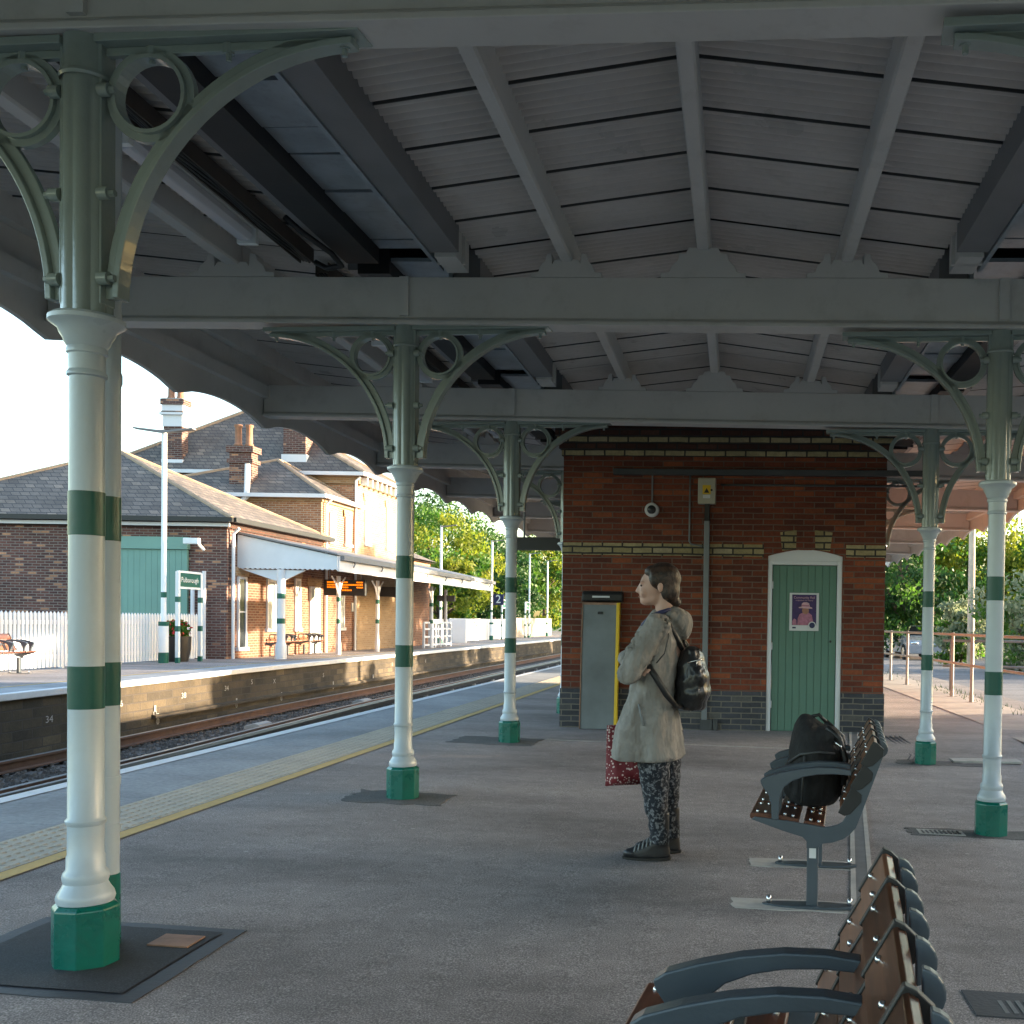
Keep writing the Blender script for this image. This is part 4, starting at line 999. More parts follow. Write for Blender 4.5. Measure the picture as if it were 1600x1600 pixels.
# raincoat
def ring(z, xf, xb, hy, n=28, wob=0.):
    cx, hx = (xf+xb)/2, (xb-xf)/2; P = []
    for i in range(n):
        a = 2*math.pi*i/n; c, s = math.cos(a), math.sin(a)
        k = 1+wob*math.sin(5*a+1.0)+wob*.7*math.sin(8*a)
        P.append((cx+hx*math.copysign(abs(c)**.85, c)*k, hy*math.copysign(abs(s)**.85, s)*k, z))
    return P
px = lambda p: (p-1035)/296
b = MB()
b.loft([ring(.520, px(961), px(1072), .215, wob=.045), ring(.60, px(961), px(1069), .213, wob=.038), ring(.68, px(965), px(1066), .21, wob=.03), ring(.77, px(975), px(1063), .20, wob=.02), ring(.86, px(986), px(1062), .19, wob=.012), ring(.95, px(994), px(1064), .185, wob=.01),
        ring(1.04, px(996), px(1067), .19), ring(1.13, px(997), px(1067), .195), ring(1.20, px(1003), px(1063), .19), ring(1.245, px(1012), px(1058), .15), ring(1.285, px(1020), px(1054), .10), ring(1.30, px(1024), px(1052), .075)])
for (a, e, wq), sg in (((SHN, ELN, WRN), -1), ((SHF, ELF, WRF), 1)):
    cap(b, a, .067, e, .056); a2 = Vector(e).lerp(Vector(wq), .82); cap(b, e, .056, a2, .047)
b.ell((-.13, -.235, .975), (.055, .05, .05))
# cuff and hood rolls
b.ell((.105, 0, 1.235), (.070, .125, .070)); b.ell((.075, 0, 1.275), (.065, .115, .045)); b.ell((.125, 0, 1.20), (.045, .085, .05))
for sy in (-1, 1): cap(b, (.06, sy*.085, 1.275), .035, (-.055, sy*.06, 1.225), .026)
coat = blob(b, .0085, 'raincoat', 'coat', wo, 4)
# folds pressed into the coat surface
for v in coat.data.vertices:
    p = v.co; q = Vector((p.x*7, p.y*7, p.z*2.2)); f_ = noise.noise(q)*.020+noise.noise(q*2.6)*.008
    q2 = Vector((p.x*9+p.z*9, p.y*8, p.z*9-p.x*5)); f_ += noise.noise(q2)*.016*(1 if p.z > .88 else .2)+(noise.noise(Vector((p.x*16, p.y*16, p.z*1.2)))*.014*(1 if p.z < .8 else 0))
    if p.z < .535: f_ = 0
    nrm = v.normal; v.co = p+nrm*f_
b = MB(); b.tube([(px(1007), -.075, 1.20), (px(999), -.09, 1.1)], .004, 6); b.tube([(px(1052), -.105, 1.305), (px(1036), -.128, 1.287), (px(1022), -.115, 1.265), (px(1010), -.085, 1.225), (px(1004), -.07, 1.17)], .011, 8); b.build('dark_lining', 'navy', parent=coat, local=True, smooth='all')
b = MB(); b.tube([(px(1048), -.150, 1.235), (px(1052), -.192, 1.17), (px(1046), -.20, 1.08), (px(1034), -.197, 1.03)], .0035, 6); b.build('armhole_seam', 'conduitdk', parent=coat, local=True, smooth='all')
b = MB(); b.tube([(px(1008), -.193, .82), (px(1012), -.203, .76), (px(1016), -.207, .71)], .005, 6); b.build('pocket_edge', 'conduit', parent=coat, local=True, smooth='all')
# trousers
b = MB()
for sy, dx in ((-1, 0), (1, .045)):
    b.loft([[(cx+dx+rx*math.cos(a), sy*.088+ry*math.sin(a), z) for a in [2*math.pi*i/18 for i in range(18)]] for z, cx, rx, ry in ((.085, .018, .052, .055), (.15, .014, .050, .056), (.25, .0, .058, .060), (.33, -.004, .066, .066), (.43, -.014, .080, .074), (.53, -.02, .088, .082), (.70, -.01, .07, .07))])
b.ell((.0, 0, .70), (.07, .12, .07))
tr = blob(b, .009, 'trousers', 'trous', wo, 2)
for v in tr.data.vertices:
    p = v.co; v.co = p+v.normal*(noise.noise(Vector((p.x*12, p.y*12, p.z*22)))*.010)
for sy, dx in ((-1, 0), (1, .045)):
    b = MB(); b.loft([[(cx+dx+rx*math.cos(a), sy*.088+ry*math.sin(a), z) for a in [2*math.pi*i/16 for i in range(16)]] for z, cx, rx, ry in ((.012, -.05, .125, .044), (.045, -.048, .122, .044), (.075, -.02, .088, .042), (.10, .018, .050, .042), (.25, .018, .048, .046))])
    b.ell((-.12+dx, sy*.088, .036), (.055, .042, .026))
    bt = blob(b, .008, 'boot', 'boot', wo, 4)
    b = MB(); b.prism([(-.05+dx+.128*math.cos(2*math.pi*i/20), sy*.088+.047*math.sin(2*math.pi*i/20)) for i in range(20)], lambda u, w_, s: (u, w_, s), .001, .016); b.build('sole', 'black', parent=bt, local=True)
    b = MB()
    for i in range(5): b.tube([(-.112+.021*i+dx, sy*.088-.040, .046+.009*i), (-.108+.021*i+dx, sy*.088-.026, .066+.0125*i), (-.104+.021*i+dx, sy*.088, .074+.013*i), (-.108+.021*i+dx, sy*.088+.026, .066+.0125*i)], .0045, 5)
    b.build('laces', 'conduit', parent=bt, local=True, smooth='all')
# leather backpack she wears
t = thing('backpack', 'shiny black leather backpack worn by the waiting woman', 'backpack', (PX+.17, PY, PZ+.78)); L = dict(parent=t, local=True)
b = MB(); b.loft([[(cx+rx*math.copysign(abs(math.cos(a))**.8, math.cos(a)), ry*math.copysign(abs(math.sin(a))**.8, math.sin(a)), z) for a in [2*math.pi*i/22 for i in range(22)]] for z, cx, rx, ry in ((.0, .0, .06, .10), (.02, .0, .083, .125), (.10, .005, .092, .135), (.20, .003, .085, .13), (.28, -.005, .066, .115), (.32, -.008, .045, .10), (.335, -.005, .018, .08))])
sk = blob(b, .009, 'sack', 'leather', t, 3)
for v in sk.data.vertices:
    p = v.co; v.co = p+v.normal*(noise.noise(Vector((p.x*9, p.y*9, p.z*16)))*.012)
b = MB(); b.tube([(.06, -.115, .27), (.02, -.125, .262), (-.02, -.12, .25)], .004, 6); b.tube([(.03, -.128, .262), (.028, -.13, .235)], .003, 6); b.build('zip', 'chrome', smooth='all', **L)
for sy in (-1, 1):
    b = MB(); P = [(-.03, sy*.07, .33), (-.09, sy*.085, .42), (-.135, sy*.11, .475), (-.185, sy*.12, .478), (-.235, sy*.125, .43), (-.255, sy*.14, .36)] if sy > 0 else [(-.05, -.08, .32), (-.085, -.11, .39), (-.12, -.135, .45), (-.155, -.14, .490), (-.20, -.13, .492), (-.235, -.12, .45)]
    b.tube(P, [.014]*6, 8); b.build('strap', 'black', smooth='all', **L)
    b = MB(); b.tube([(-.225, sy*.205, .25), (-.17, sy*.205, .17), (-.12, sy*.20, .09), (-.075, sy*.16, .03), (-.04, sy*.10, .02)], [.016, .017, .017, .014, .012], 8); b.build('lower_strap', 'black', smooth='all', **L)
b = MB(); b.tube([(-.03, 0, .33), (-.05, -.02, .37), (-.03, -.04, .33)], .007, 6); b.build('loop', 'black', smooth='all', **L)
# red patterned shopping bag hanging in front of her
t = thing('shopping_bag', 'red patterned shopping bag hanging in front of the waiting woman', 'bag', (PX-.19, PY+.10, PZ+.38)); L = dict(parent=t, local=True)
b = MB(); prof = [(-.015, .02), (.02, .005), (.06, .012), (.10, .02)]
rows = []
for k in range(9):
    z = .0+.30*k/8; ww = .115-.02*k/8
    rows.append([(ww*1.0*c-.012*k/8+.01+ (.0), .055*s*(1-.5*k/8)+.01*math.sin(5*c+k*.5), z+(.03*math.sin(2.6*c+1.2) if k < 2 else 0)) for c, s in [(math.cos(2*math.pi*i/24), math.sin(2*math.pi*i/24)) for i in range(24)]])
b.loft(rows); sb = b.build('sack', 'redbag', smooth='all', **L)
for sy in (-1, 1):
    b = MB(); b.tube([(-.05, sy*.02, .28), (.0, sy*.02+.0, .36), (.03, sy*.02, .42), (.05, sy*.02, .36), (.06, sy*.02, .28)], .007, 6); b.build('handle', 'red', smooth='all', **L)

# ------------------------------------------------------------------ far station
def hip(mb, x0, x1, y0, y1, z, apex0, apex1, over=.25):
    x0 -= over; x1 += over; y0 -= over; y1 += over
    A = [(x0, y0, z), (x1, y0, z), (x1, y1, z), (x0, y1, z), apex0, apex1]
    mb.add(A, [(0, 1, 4), (1, 2, 5, 4), (2, 3, 5), (3, 0, 4, 5)])
    mb.add([(p[0], p[1], p[2]-.06) for p in A[:4]], [(3, 2, 1, 0)])
    return A
def ridges(A, r=.07):
    b = MB()
    for i, j in ((0, 4), (1, 4), (2, 5), (3, 5), (4, 5)):
        if (Vector(A[i])-Vector(A[j])).length > .1: b.tube([A[i], A[j]], r, 6)
    return b
def gutter_mb(x0, x1, y0, y1, z, over=.3):
    b = MB(); x0 -= over; x1 += over; y0 -= over; y1 += over; s = .06
    b.bb(x0, x1, y0-s, y0+s, z-.10, z+.02); b.bb(x0, x1, y1-s, y1+s, z-.10, z+.02); b.bb(x1-s, x1+s, y0+s, y1-s, z-.10, z+.02); b.bb(x0-s, x0+s, y0+s, y1-s, z-.10, z+.02); return b
st = thing('station_building', 'brick station house with slate hipped roofs across the tracks', 'building', (-16, 34, .1))
FX = -13.42
def fwall(x0, x1, y0, y1, z0, z1, mat, nm='wall'):
    b = MB(); b.bb(x0, x1, y0, y1, z0, z1); return b.build(nm, mat, st)
# goods end block
EZ = 3.78
fwall(-24, FX, 27.75, 34.0, -.2, EZ-.25, 'brickst')
fwall(-24.08, FX+.06, 27.67, 34.0, EZ-.25, EZ-.02, 'brickdk', 'cornice')
b = MB(); A = hip(b, -22.6, FX, 27.75, 34.0, EZ, (-18.0, 30.8, 5.95), (-18.0, 31.0, 5.95)); rf = b.build('roof', 'slate', st); ridges(A, .06).build('ridge_tiles', 'ridge', rf)
gutter_mb(-24, FX, 27.75, 34.0, EZ).build('gutter', 'black', st)
b = MB(); b.bb(-24.1, FX+.14, 27.58, 27.62, EZ-.21, EZ-.12); b.build('fascia', 'trim', st)
# tall sliding door
b = MB()
for i in range(18): b.bb(-17.2+.155*i, -17.2+.155*i+.149, 27.66, 27.72, .0, 2.95)
b.bb(-17.2, -14.42, 27.69, 27.745, 0, 2.95); gd = b.build('sliding_door', 'goods', st)
b = MB(); b.bb(-17.3, -14.38, 27.60, 27.74, 2.96, 3.28); b.build('door_header', 'goods', gd)
# middle block
MZ = 5.15
fwall(-20.2, FX, 34.01, 36.9, -.2, MZ-.2, 'brickfr'); fwall(-20.25, FX+.05, 33.96, 36.9, MZ-.2, MZ-.02, 'brickyl', 'cornice')
b = MB(); A = hip(b, -20.2, FX, 34.01, 36.9, MZ, (-15.7, 36.0, 6.55), (-15.7, 36.4, 6.55), .22); rf = b.build('roof', 'slate', st); ridges(A, .06).build('ridge_tiles', 'ridge', rf)
gutter_mb(-20.2, FX, 34.01, 36.9, MZ, .25).build('gutter', 'trim', st)
b = MB(); b.tube([(-16.1, 33.85, 4.75), (-15.75, 33.85, 5.05), (-15.72, 33.85, 6.1)], .09, 8); b.build('flue_pipe', 'trim', st)
# main block
TZ = 6.25
fwall(-22, FX+.12, 36.91, 41.4, -.2, TZ-.35, 'brickyl'); fwall(-22.08, FX+.2, 36.83, 41.48, TZ-.35, TZ-.02, 'brickyl', 'cornice')
b = MB(); b.bb(-21.9, FX+.1, 36.86, 36.905, 3.6, TZ-.4); b.build('end_wall', 'brickfr', st)
b = MB(); A = hip(b, -22, FX+.12, 36.91, 41.4, TZ, (-17.9, 39.2, 8.95), (-17.9, 39.6, 8.95), .35); rf = b.build('roof', 'slate', st); ridges(A, .07).build('ridge_tiles', 'ridge', rf)
gutter_mb(-22, FX+.12, 36.91, 41.4, TZ, .36).build('gutter', 'trim', st)
b = MB()
for i in range(9): b.bb(FX+.2, FX+.42, 37.0+i*.5, 37.12+i*.5, TZ-.38, TZ-.12)
b.build('eaves_brackets', 'trim', st)
# single storey continuation
fwall(-20, FX+.02, 41.45, 46.0, -.2, 3.6, 'brickfr')
b = MB(); A = hip(b, -20, FX, 41.45, 46.0, 3.7, (-16.7, 43.5, 5.2), (-16.7, 43.9, 5.2)); b.build('roof', 'slate', st)
# facade below the canopy
fwall(FX+.001, FX+.03, 28.0, 46.0, .1, 3.2, 'brickred', 'platform_front')
def win(y0, y1, z0, z1, pane='blind', nm='window', xo=FX+.031):
    b = MB(); x = xo; e = .07
    b.bb(x, x+.05, y0, y0+e, z0, z1); b.bb(x, x+.05, y1-e, y1, z0, z1); b.bb(x, x+.05, y0+e, y1-e, z1-e, z1); b.bb(x, x+.08, y0-.06, y1+.06, z0-.1, z0); b.bb(x, x+.04, y0+e, y1-e, (z0+z1)/2-.02, (z0+z1)/2+.02)
    o = b.build(nm, 'trim', st); b = MB(); b.bb(x, x+.02, y0+e, y1-e, z0, z1-e); b.build('pane', pane, o)
    b = MB(); b.prism([(y0-.12, z1+.01), (y1+.12, z1+.01), (y1+.18, z1+.25), (y0-.18, z1+.25)], lambda u, w_, s: (s, u, w_), x+.001, x+.03); b.build('lintel', 'brickyl', o)
for y0, y1, z0, z1, p in ((28.25, 28.75, .4, 2.3, 'glass'), (30.0, 30.55, .9, 2.3, 'blind'), (31.9, 32.3, .9, 2.4, 'blind'), (33.0, 33.8, .15, 2.2, 'blind'), (35.3, 35.9, .9, 2.3, 'blind'), (39.4, 40.2, .2, 2.3, 'blind'), (42.2, 43.0, .9, 2.3, 'glass')): win(y0, y1, z0, z1, p)
b = MB(); b.bb(FX+.031, FX+.09, 38.0, 38.7, .1, 2.1); b.build('door', 'amber', st)
b = MB(); b.bb(FX+.031, FX+.06, 36.6, 36.95, 1.45, 1.75); b.build('notice', 'paper', st)
for y0, y1, z0, z1 in ((34.6, 35.1, 3.75, 4.65), (36.0, 36.5, 3.75, 4.65), (37.6, 38.1, 3.9, 5.4), (39.9, 40.4, 3.9, 5.4)): win(y0, y1, z0, z1, 'blind', 'upper_window', FX+.031 if y0 < 36.8 else FX+.125)
for y, z in ((27.9, 3.4), (34.2, 4.9), (36.8, 6.0)):
    b = MB(); b.tube([(FX+.1, y, .1), (FX+.1, y, z), (FX+.25, y, z+.15)], .045, 8); b.build('downpipe', 'trim', st)
for x, z in ((-13.95, 2.4), (-14.25, 2.0)):
    b = MB(); b.tube([(x, 27.62, .1), (x, 27.62, z)], .05, 8); b.build('end_pipe', 'trim', st)
def chimney(lb, x, y, w_, d, z0, z1, white=None, base=None, pots=2, mat='brickst'):
    b = MB(); b.bb(x-w_/2, x+w_/2, y-d/2, y+d/2, z0, z1); b.bb(x-w_/2-.06, x+w_/2+.06, y-d/2-.06, y+d/2+.06, z1-.55, z1-.42); b.bb(x-w_/2-.08, x+w_/2+.08, y-d/2-.08, y+d/2+.08, z1-.2, z1)
    c = b.build('chimney', mat, st)
    if white:
        b = MB(); b.bb(x-w_/2-.02, x+w_/2+.02, y-d/2-.02, y+d/2+.02, z1-white, z1-.01); b.bb(x-w_/2-.10, x+w_/2+.10, y-d/2-.10, y+d/2+.10, z1-white*.58, z1-white*.5); b.bb(x-w_/2-.04, x+w_/2+.04, y-d/2-.04, y+d/2+.04, z1-white*.5, z1+.02); b.build('chimney_cap', 'trim', c)
    if base:
        b = MB(); b.bb(x-w_/2-.05, x+w_/2+.05, y-d/2-.05, y+d/2+.05, base[0], base[1]); b.build('flashing', 'trim', c)
    b = MB()
    for i in range(pots): b.lathe([(.13, 0), (.14, .05), (.11, .1), (.10, .6), (.13, .64), (.13, .7)], (x-w_/4+w_/2*i/max(1, pots-1), y, z1+.02), 10)
    b.build('chimney_pots', 'terra', c, smooth=True)
chimney('', -19.75, 37.1, .64, .42, 6.0, 8.75, white=.95, base=(6.2, 6.65), pots=2)
chimney('', -16.2, 34.6, .72, .45, 4.4, 6.75, pots=2, mat='brickst')
chimney('', -15.55, 37.3, .78, .62, 6.2, 9.2, base=(6.2, 6.9), pots=2)
# security camera on the goods block corner
t = thing('security_camera', 'white bullet security camera on the brick corner across the tracks', 'camera', (-14.1, 27.6, 3.05))
b = MB(); b.bb(-14.35, -13.95, 27.3, 27.45, 3.08, 3.24); b.build('body', 'signw', t, bev=.02); b = MB(); b.tube([(-14.0, 27.4, 3.1), (-13.95, 27.6, 2.95)], .04, 6); b.build('arm', 'signw', t)

# far canopy
fc = thing('station_canopy', 'pale canopy with deep valance along the front of the station house', 'canopy', (-12, 36, 2.6))
CX0, CX1, CY0, CY1 = FX+.03, -10.72, 28.3, 46.2
b = MB(); n = 40
P = [(CX0, 3.42), (CX0, 2.5)]+[(CX0+(CX1-CX0)*i/n, 2.5+(.035 if i % 2 else 0)) for i in range(1, n)]+[(CX1, 2.5), (CX1, 2.88)]
b.prism(P, lambda u, w_, s: (u, s, w_), CY0-.03, CY0+.03); b.build('end_valance', 'trim', fc)
b = MB(); b.bb(CX1-.03, CX1+.03, CY0+.031, CY1, 2.48, 2.88); b.build('front_valance', 'trim', fc)
b = MB(); b.bb(CX1+.032, CX1+.14, CY0+.1, CY1, 2.78, 2.90); b.build('gutter', 'steel', fc)
b = MB(); b.prism([(CX0, 3.44), (CX1+.03, 2.90), (CX1+.03, 2.94), (CX0, 3.50)], lambda u, w_, s: (u, s, w_), CY0-.1, CY1); b.build('roof', 'steel', fc)
b = MB(); b.prism([(CX0, 3.0), (CX1-.05, 2.7), (CX1-.05, 2.74), (CX0, 3.04)], lambda u, w_, s: (u, s, w_), CY0+.05, CY1-.05); b.build('soffit', 'steel', fc)
b = MB(); b.prism([(-13.3, 2.49), (-11.6, 2.49), (-12.2, 2.2), (-12.4, 2.2)], lambda u, w_, s: (u, s, w_), CY0+.04, CY0+.12); b.build('end_brace', 'trim', fc)
for i in range(8):
    b = MB(); b.tube([(CX1+.05, CY0+1+2.3*i, 2.82), (CX1+.1, CY0+1+2.3*i, 2.72), (CX1+.06, CY0+1+2.3*i, 2.62)], .02, 6); b.build('gutter_bracket', 'steel', fc)
tagc = ('far canopy post with green bands at the near end of the station canopy', 'slim far canopy post under the departure board', 'slim far canopy post near the amber door', 'pale far canopy post beside the white trellis rail')
def fpost(x, y, r, lb, top=2.5):
    t = thing('canopy_post', lb, 'post', (x, y, .1), 0, 'posts of the station canopy'); L = dict(parent=t, local=True)
    b = MB(); b.lathe([(r*1.35, 0), (r*1.35, .35), (r*1.1, .42), (r, .46), (r, top-.1)], n=12); b.build('shaft', 'trim', smooth=True, **L)
    for z in (.95, 1.62):
        b = MB(); b.lathe([(r+.002, z), (r+.006, z+.002), (r+.006, z+.14), (r+.002, z+.142)], n=12, cap=False); b.build('green_band', 'signg', **L)
    if r < .09:
        b = MB()
        for s in (-1, 1): b.tube([(0, s*.03, 1.85), (0, s*.25, 2.2), (0, s*.55, 2.38)], .025, 6)
        b.build('brace', 'trim', **L)
for (x, y, r), lb in zip(((-12.25, 28.35, .11), (-12.2, 32.3, .06), (-12.2, 35.8, .06), (-12.0, 41.4, .075)), tagc): fpost(x, y, r, lb)
# departure board
t = thing('departure_board', 'black departure board with orange text under the station canopy', 'display board', (-12.4, 33.4, 2.15)); L = dict(parent=t, local=True)
b = MB(); b.bb(-.65, .65, -.08, .08, -.22, .28); b.build('case', 'black', bev=.01, **L)
b = MB(); rr = random.Random(3)
for zz, segs in ((.20, ((-.55, -.16), (-.12, .1), (.38, .58))), (.12, ((-.55, -.16), (-.12, .58))), (.04, ((-.55, -.16), (-.12, .12), (.38, .58))), (-.05, ((-.08, .22),))):
    for a, c in segs:
        x = a
        while x < c:
            l = rr.uniform(.02, .05); b.bb(x, min(c, x+l), -.083, -.081, zz-.022, zz+.022); x += l+.012
b.build('lettering', 'orange', **L)
b = MB(); b.tube([(-.5, 0, .28), (-.5, 0, .7)], .02, 6); b.tube([(.5, 0, .28), (.5, 0, .7)], .02, 6); b.build('hanger', 'steel', **L)
t = thing('hanging_sign', 'second dark sign hanging beyond the departure board', 'sign', (-12.2, 37.6, 2.1))
b = MB(); b.bb(-.55, .55, -.05, .05, -.1, .25); b.build('panel', 'black', parent=t, local=True); b = MB(); b.tube([(0, 0, .25), (0, 0, .6)], .02, 6); b.build('hanger', 'steel', parent=t, local=True)
t = thing('wall_screen', 'small dark screen bracketed on the sunlit station front', 'screen', (-12.6, 40.0, 2.0))
b = MB(); b.bb(-.25, .25, -.05, .05, -.3, .3); b.build('screen', 'black', parent=t, local=True); b = MB(); b.tube([(-.1, .05, 0), (-.7, .1, .1)], .03, 6); b.build('arm', 'steel', parent=t, local=True)
# far benches
dup(b2, (-12.9, 31.2, .1), math.pi, 'far bench against the brick front, left of the first canopy post gap')
dup(b2, (-12.9, 33.2, .1), math.pi, 'far bench against the brick front, under the pale blind window')
dup(b2, (-13.2, 20.0, .1), math.pi, 'far bench by the white picket fence at the left picture edge')

# fences, lamps, signs on the far platform
def picket(name, lb, x0, y0, x1, y1, h, gap, wd, mat='trim', top='point', z=.1, group=None):
    t = thing(name, lb, 'fence', ((x0+x1)/2, (y0+y1)/2, z), 0, group)
    d = Vector((x1-x0, y1-y0, 0)); L_ = d.length; d.normalize(); nn = Vector((d.y, -d.x, 0))
    ang = math.atan2(d.y, d.x); rot = Matrix.Rotation(ang, 3, 'Z')
    b = MB(); k = int(L_/gap)
    for i in range(k+1):
        c = Vector((x0, y0, z))+d*gap*i
        if top == 'point':
            b.prism([(-wd/2, .04), (wd/2, .04), (wd/2, h-.05), (0, h), (-wd/2, h-.05)], lambda u, w_, s: c+d*u+nn*s+Vector((0, 0, w_)), .0, .02)
        else: b.box(c+Vector((0, 0, h/2+.02))+nn*.01, (wd, .02, h), rot)
    pk = b.build('pickets', mat, t); pk['kind'] = 'stuff'
    b = MB()
    for zz in (.25, h-.22): b.box(Vector(((x0+x1)/2, (y0+y1)/2, z+zz))-nn*.02, (L_, .035, .09), rot)
    b.build('rails', mat, t)
    b = MB()
    for i in range(int(L_/2)+1): b.box(Vector((x0, y0, z+h/2-.05))+d*min(2*i, L_)-nn*.06, (.08, .08, h-.1), rot)
    b.build('posts', mat, t); return t
picket('picket_fence', 'white picket fence in front of the green goods door', -14.15, 12, -13.95, 27.3, 1.18, .118, .078)
picket('close_board_fence', 'white close-boarded fence behind the lamp posts past the station', -13.75, 50.5, -13.9, 66, 1.15, .12, .118, top='flat')
picket('close_board_fence', 'tan weathered close-boarded fence at the far end of the platform', -13.9, 66.2, -14.1, 80, 1.25, .14, .13, 'pole', top='flat')
picket('picket_fence', 'open white picket gate panel between trellis and boarded fence', -13.75, 47.2, -13.75, 50.2, 1.1, .26, .12, top='flat')
t = thing('trellis_rail', 'white square trellis rail at the end of the station canopy', 'railing', (-12.4, 42.5, .1))
b = MB()
for i in range(6): b.bb(-12.05-.04, -12.05+.04, 40.6+i*.75-.04, 40.6+i*.75+.04, .1, 1.05)
for z in (.18, .5, .8, 1.05): b.bb(-12.08, -12.02, 40.6, 44.4, z, z+.07)
b.build('lattice', 'trim', t)
t = thing('white_panel', 'plain white wing wall panel at the near end of the boarded fence', 'panel', (-13.3, 50.3, .1))
b = MB(); b.bb(-13.75, -12.9, 50.25, 50.4, .1, 1.25); b.build('panel', 'trim', t, bev=.02)
def lamp(x, y, h, lb, arms):
    t = thing('lamp_post', lb, 'lamp post', (x, y, .1), 0, 'lamp posts on the far platform'); L = dict(parent=t, local=True)
    b = MB(); b.lathe([(.11, 0), (.11, .9), (.06, .98), (.055, h)], n=12); b.build('post', 'signw', smooth=True, **L)
    for z0, z1, r in ((0, .25, .113), (.88, .98, .113), (1.55, 1.68, .062)):
        b = MB(); b.lathe([(r, z0), (r, z1)], n=12); b.build('green_band', 'signg', **L)
    for s in arms:
        b = MB(); b.prism([(0, 0), (s*.12, .02), (s*.70, .10), (s*.70, .13), (s*.12, .07), (0, .07)], lambda u, w_, q: (u, q, h-.08+w_), -.09, .09); b.build('lamp_head', 'steel', **L)
lamp(-13.58, 25.0, 5.5, 'tall double-headed lamp post in front of the green goods door', (-1, 1))
lamp(-13.6, 48.4, 5.4, 'lamp post rising behind the station canopy roof', (1,))
lamp(-13.6, 58.4, 5.5, 'lamp post with the number 2 sign at its side', (1,))
lamp(-13.6, 69, 5.5, 'lamp post with a small box, before the far tan fence', (1,))
lamp(-13.6, 75.5, 5.4, 'sunlit lamp post furthest along the far platform', (1,))
lamp(-22, 44, 7.6, 'distant double-headed lamp post above the goods roof at far left', (-1, 1))
t = thing('platform_number_sign', 'dark square sign with a white number 2 on lamp post', 'sign', (-13.2, 58.3, 2.35)); L = dict(parent=t, local=True)
b = MB(); b.bb(-.30, .30, -.03, .03, -.30, .30); b.build('panel', 'navy', **L)
b = MB(); text('2', .62, lambda a, c, d: (a, -.034, c), b); b.build('numeral', 'signw', **L)
b = MB(); b.bb(-.42, -.30, -.02, .02, -.2, -.15); b.bb(-.42, -.30, -.02, .02, .15, .2); b.build('bracket', 'steel', **L)
def nameboard(x, y0, y1, lb, word, z1=2.25, z0=1.92):
    t = thing('station_sign', lb, 'sign', (x, (y0+y1)/2, .1), 0, 'station name boards')
    b = MB()
    for y in (y0, y1): b.bb(x-.04, x+.04, y-.04, y+.04, .1, z1+.03)
    b.bb(x-.03, x+.03, y0, y1, z1, z1+.05); b.bb(x-.03, x+.03, y0, y1, z0-.05, z0); b.build('frame', 'signw', t)
    for y in (y0, y1):
        for za in (.1, .85, 1.55):
            b = MB(); b.bb(x-.043, x+.043, y-.043, y+.043, za, za+.13); b.build('green_band', 'signg', t)
    b = MB(); b.bb(x-.015, x+.015, y0+.04, y1-.04, z0, z1); b.build('panel', 'signg', t)
    b = MB(); text(word, .175, lambda a, c, d: (x+.018, (y0+y1)/2+a, (z0+z1)/2+c), b); b.build('lettering', 'signw', t)
nameboard(-13.3, 25.1, 26.15, 'green station name board on white posts before the goods door', 'Pulborough')
nameboard(-13.5, 60.5, 61.9, 'small distant name board against the white boarded fence', 'Pulborough', 2.35, 1.95)
nameboard(-13.5, 67.2, 68.4, 'small distant name board before the tan boarded fence', 'Pulborough', 2.35, 1.95)
t = thing('hanging_lamp_sign', 'small grey sign on a slim pale post at the canopy end', 'sign', (-12.6, 45.6, .1))
b = MB(); b.tube([(-12.6, 45.6, .1), (-12.6, 45.6, 2.5)], .07, 8); b.build('post', 'trim', t); b = MB(); b.bb(-12.95, -12.2, 45.55, 45.65, 2.0, 2.25); b.build('panel', 'steel', t)
# planter
t = thing('planter', 'dark barrel planter with red flowers by the station name board', 'planter', (-13.75, 25.9, .1)); L = dict(parent=t, local=True)
b = MB(); b.lathe([(.26, 0), (.32, .3), (.33, .62), (.29, .62), (.28, .55)], n=16); b.build('tub', 'black', smooth=True, **L)
def leaves(mb, c, r, n, s, rng, shell=.5):
    for i in range(n):
        d = Vector((rng.gauss(0, 1), rng.gauss(0, 1), rng.gauss(0, 1))).normalized(); k = shell+(1-shell)*rng.random()
        p = Vector(c)+Vector((d.x*r[0], d.y*r[1], d.z*r[2]))*k
        a = Vector((rng.gauss(0, 1), rng.gauss(0, 1), rng.gauss(0, .6))).normalized(); e = a.orthogonal().normalized()
        e = (Matrix.Rotation(rng.random()*6.28, 3, a) @ e); f_ = a.cross(e); q = s*rng.uniform(.6, 1.35)
        mb.add([p-e*q, p-f_*q*.5, p+e*q, p+f_*q*.5], [(0, 1, 2, 3)])
rng = random.Random(5)
b = MB(); leaves(b, (0, 0, .78), (.33, .33, .25), 420, .06, rng); b.build('foliage', 'leafm', **L)
b = MB(); leaves(b, (0, 0, .80), (.35, .35, .23), 110, .045, rng, .85); b.build('flowers', 'red', **L)

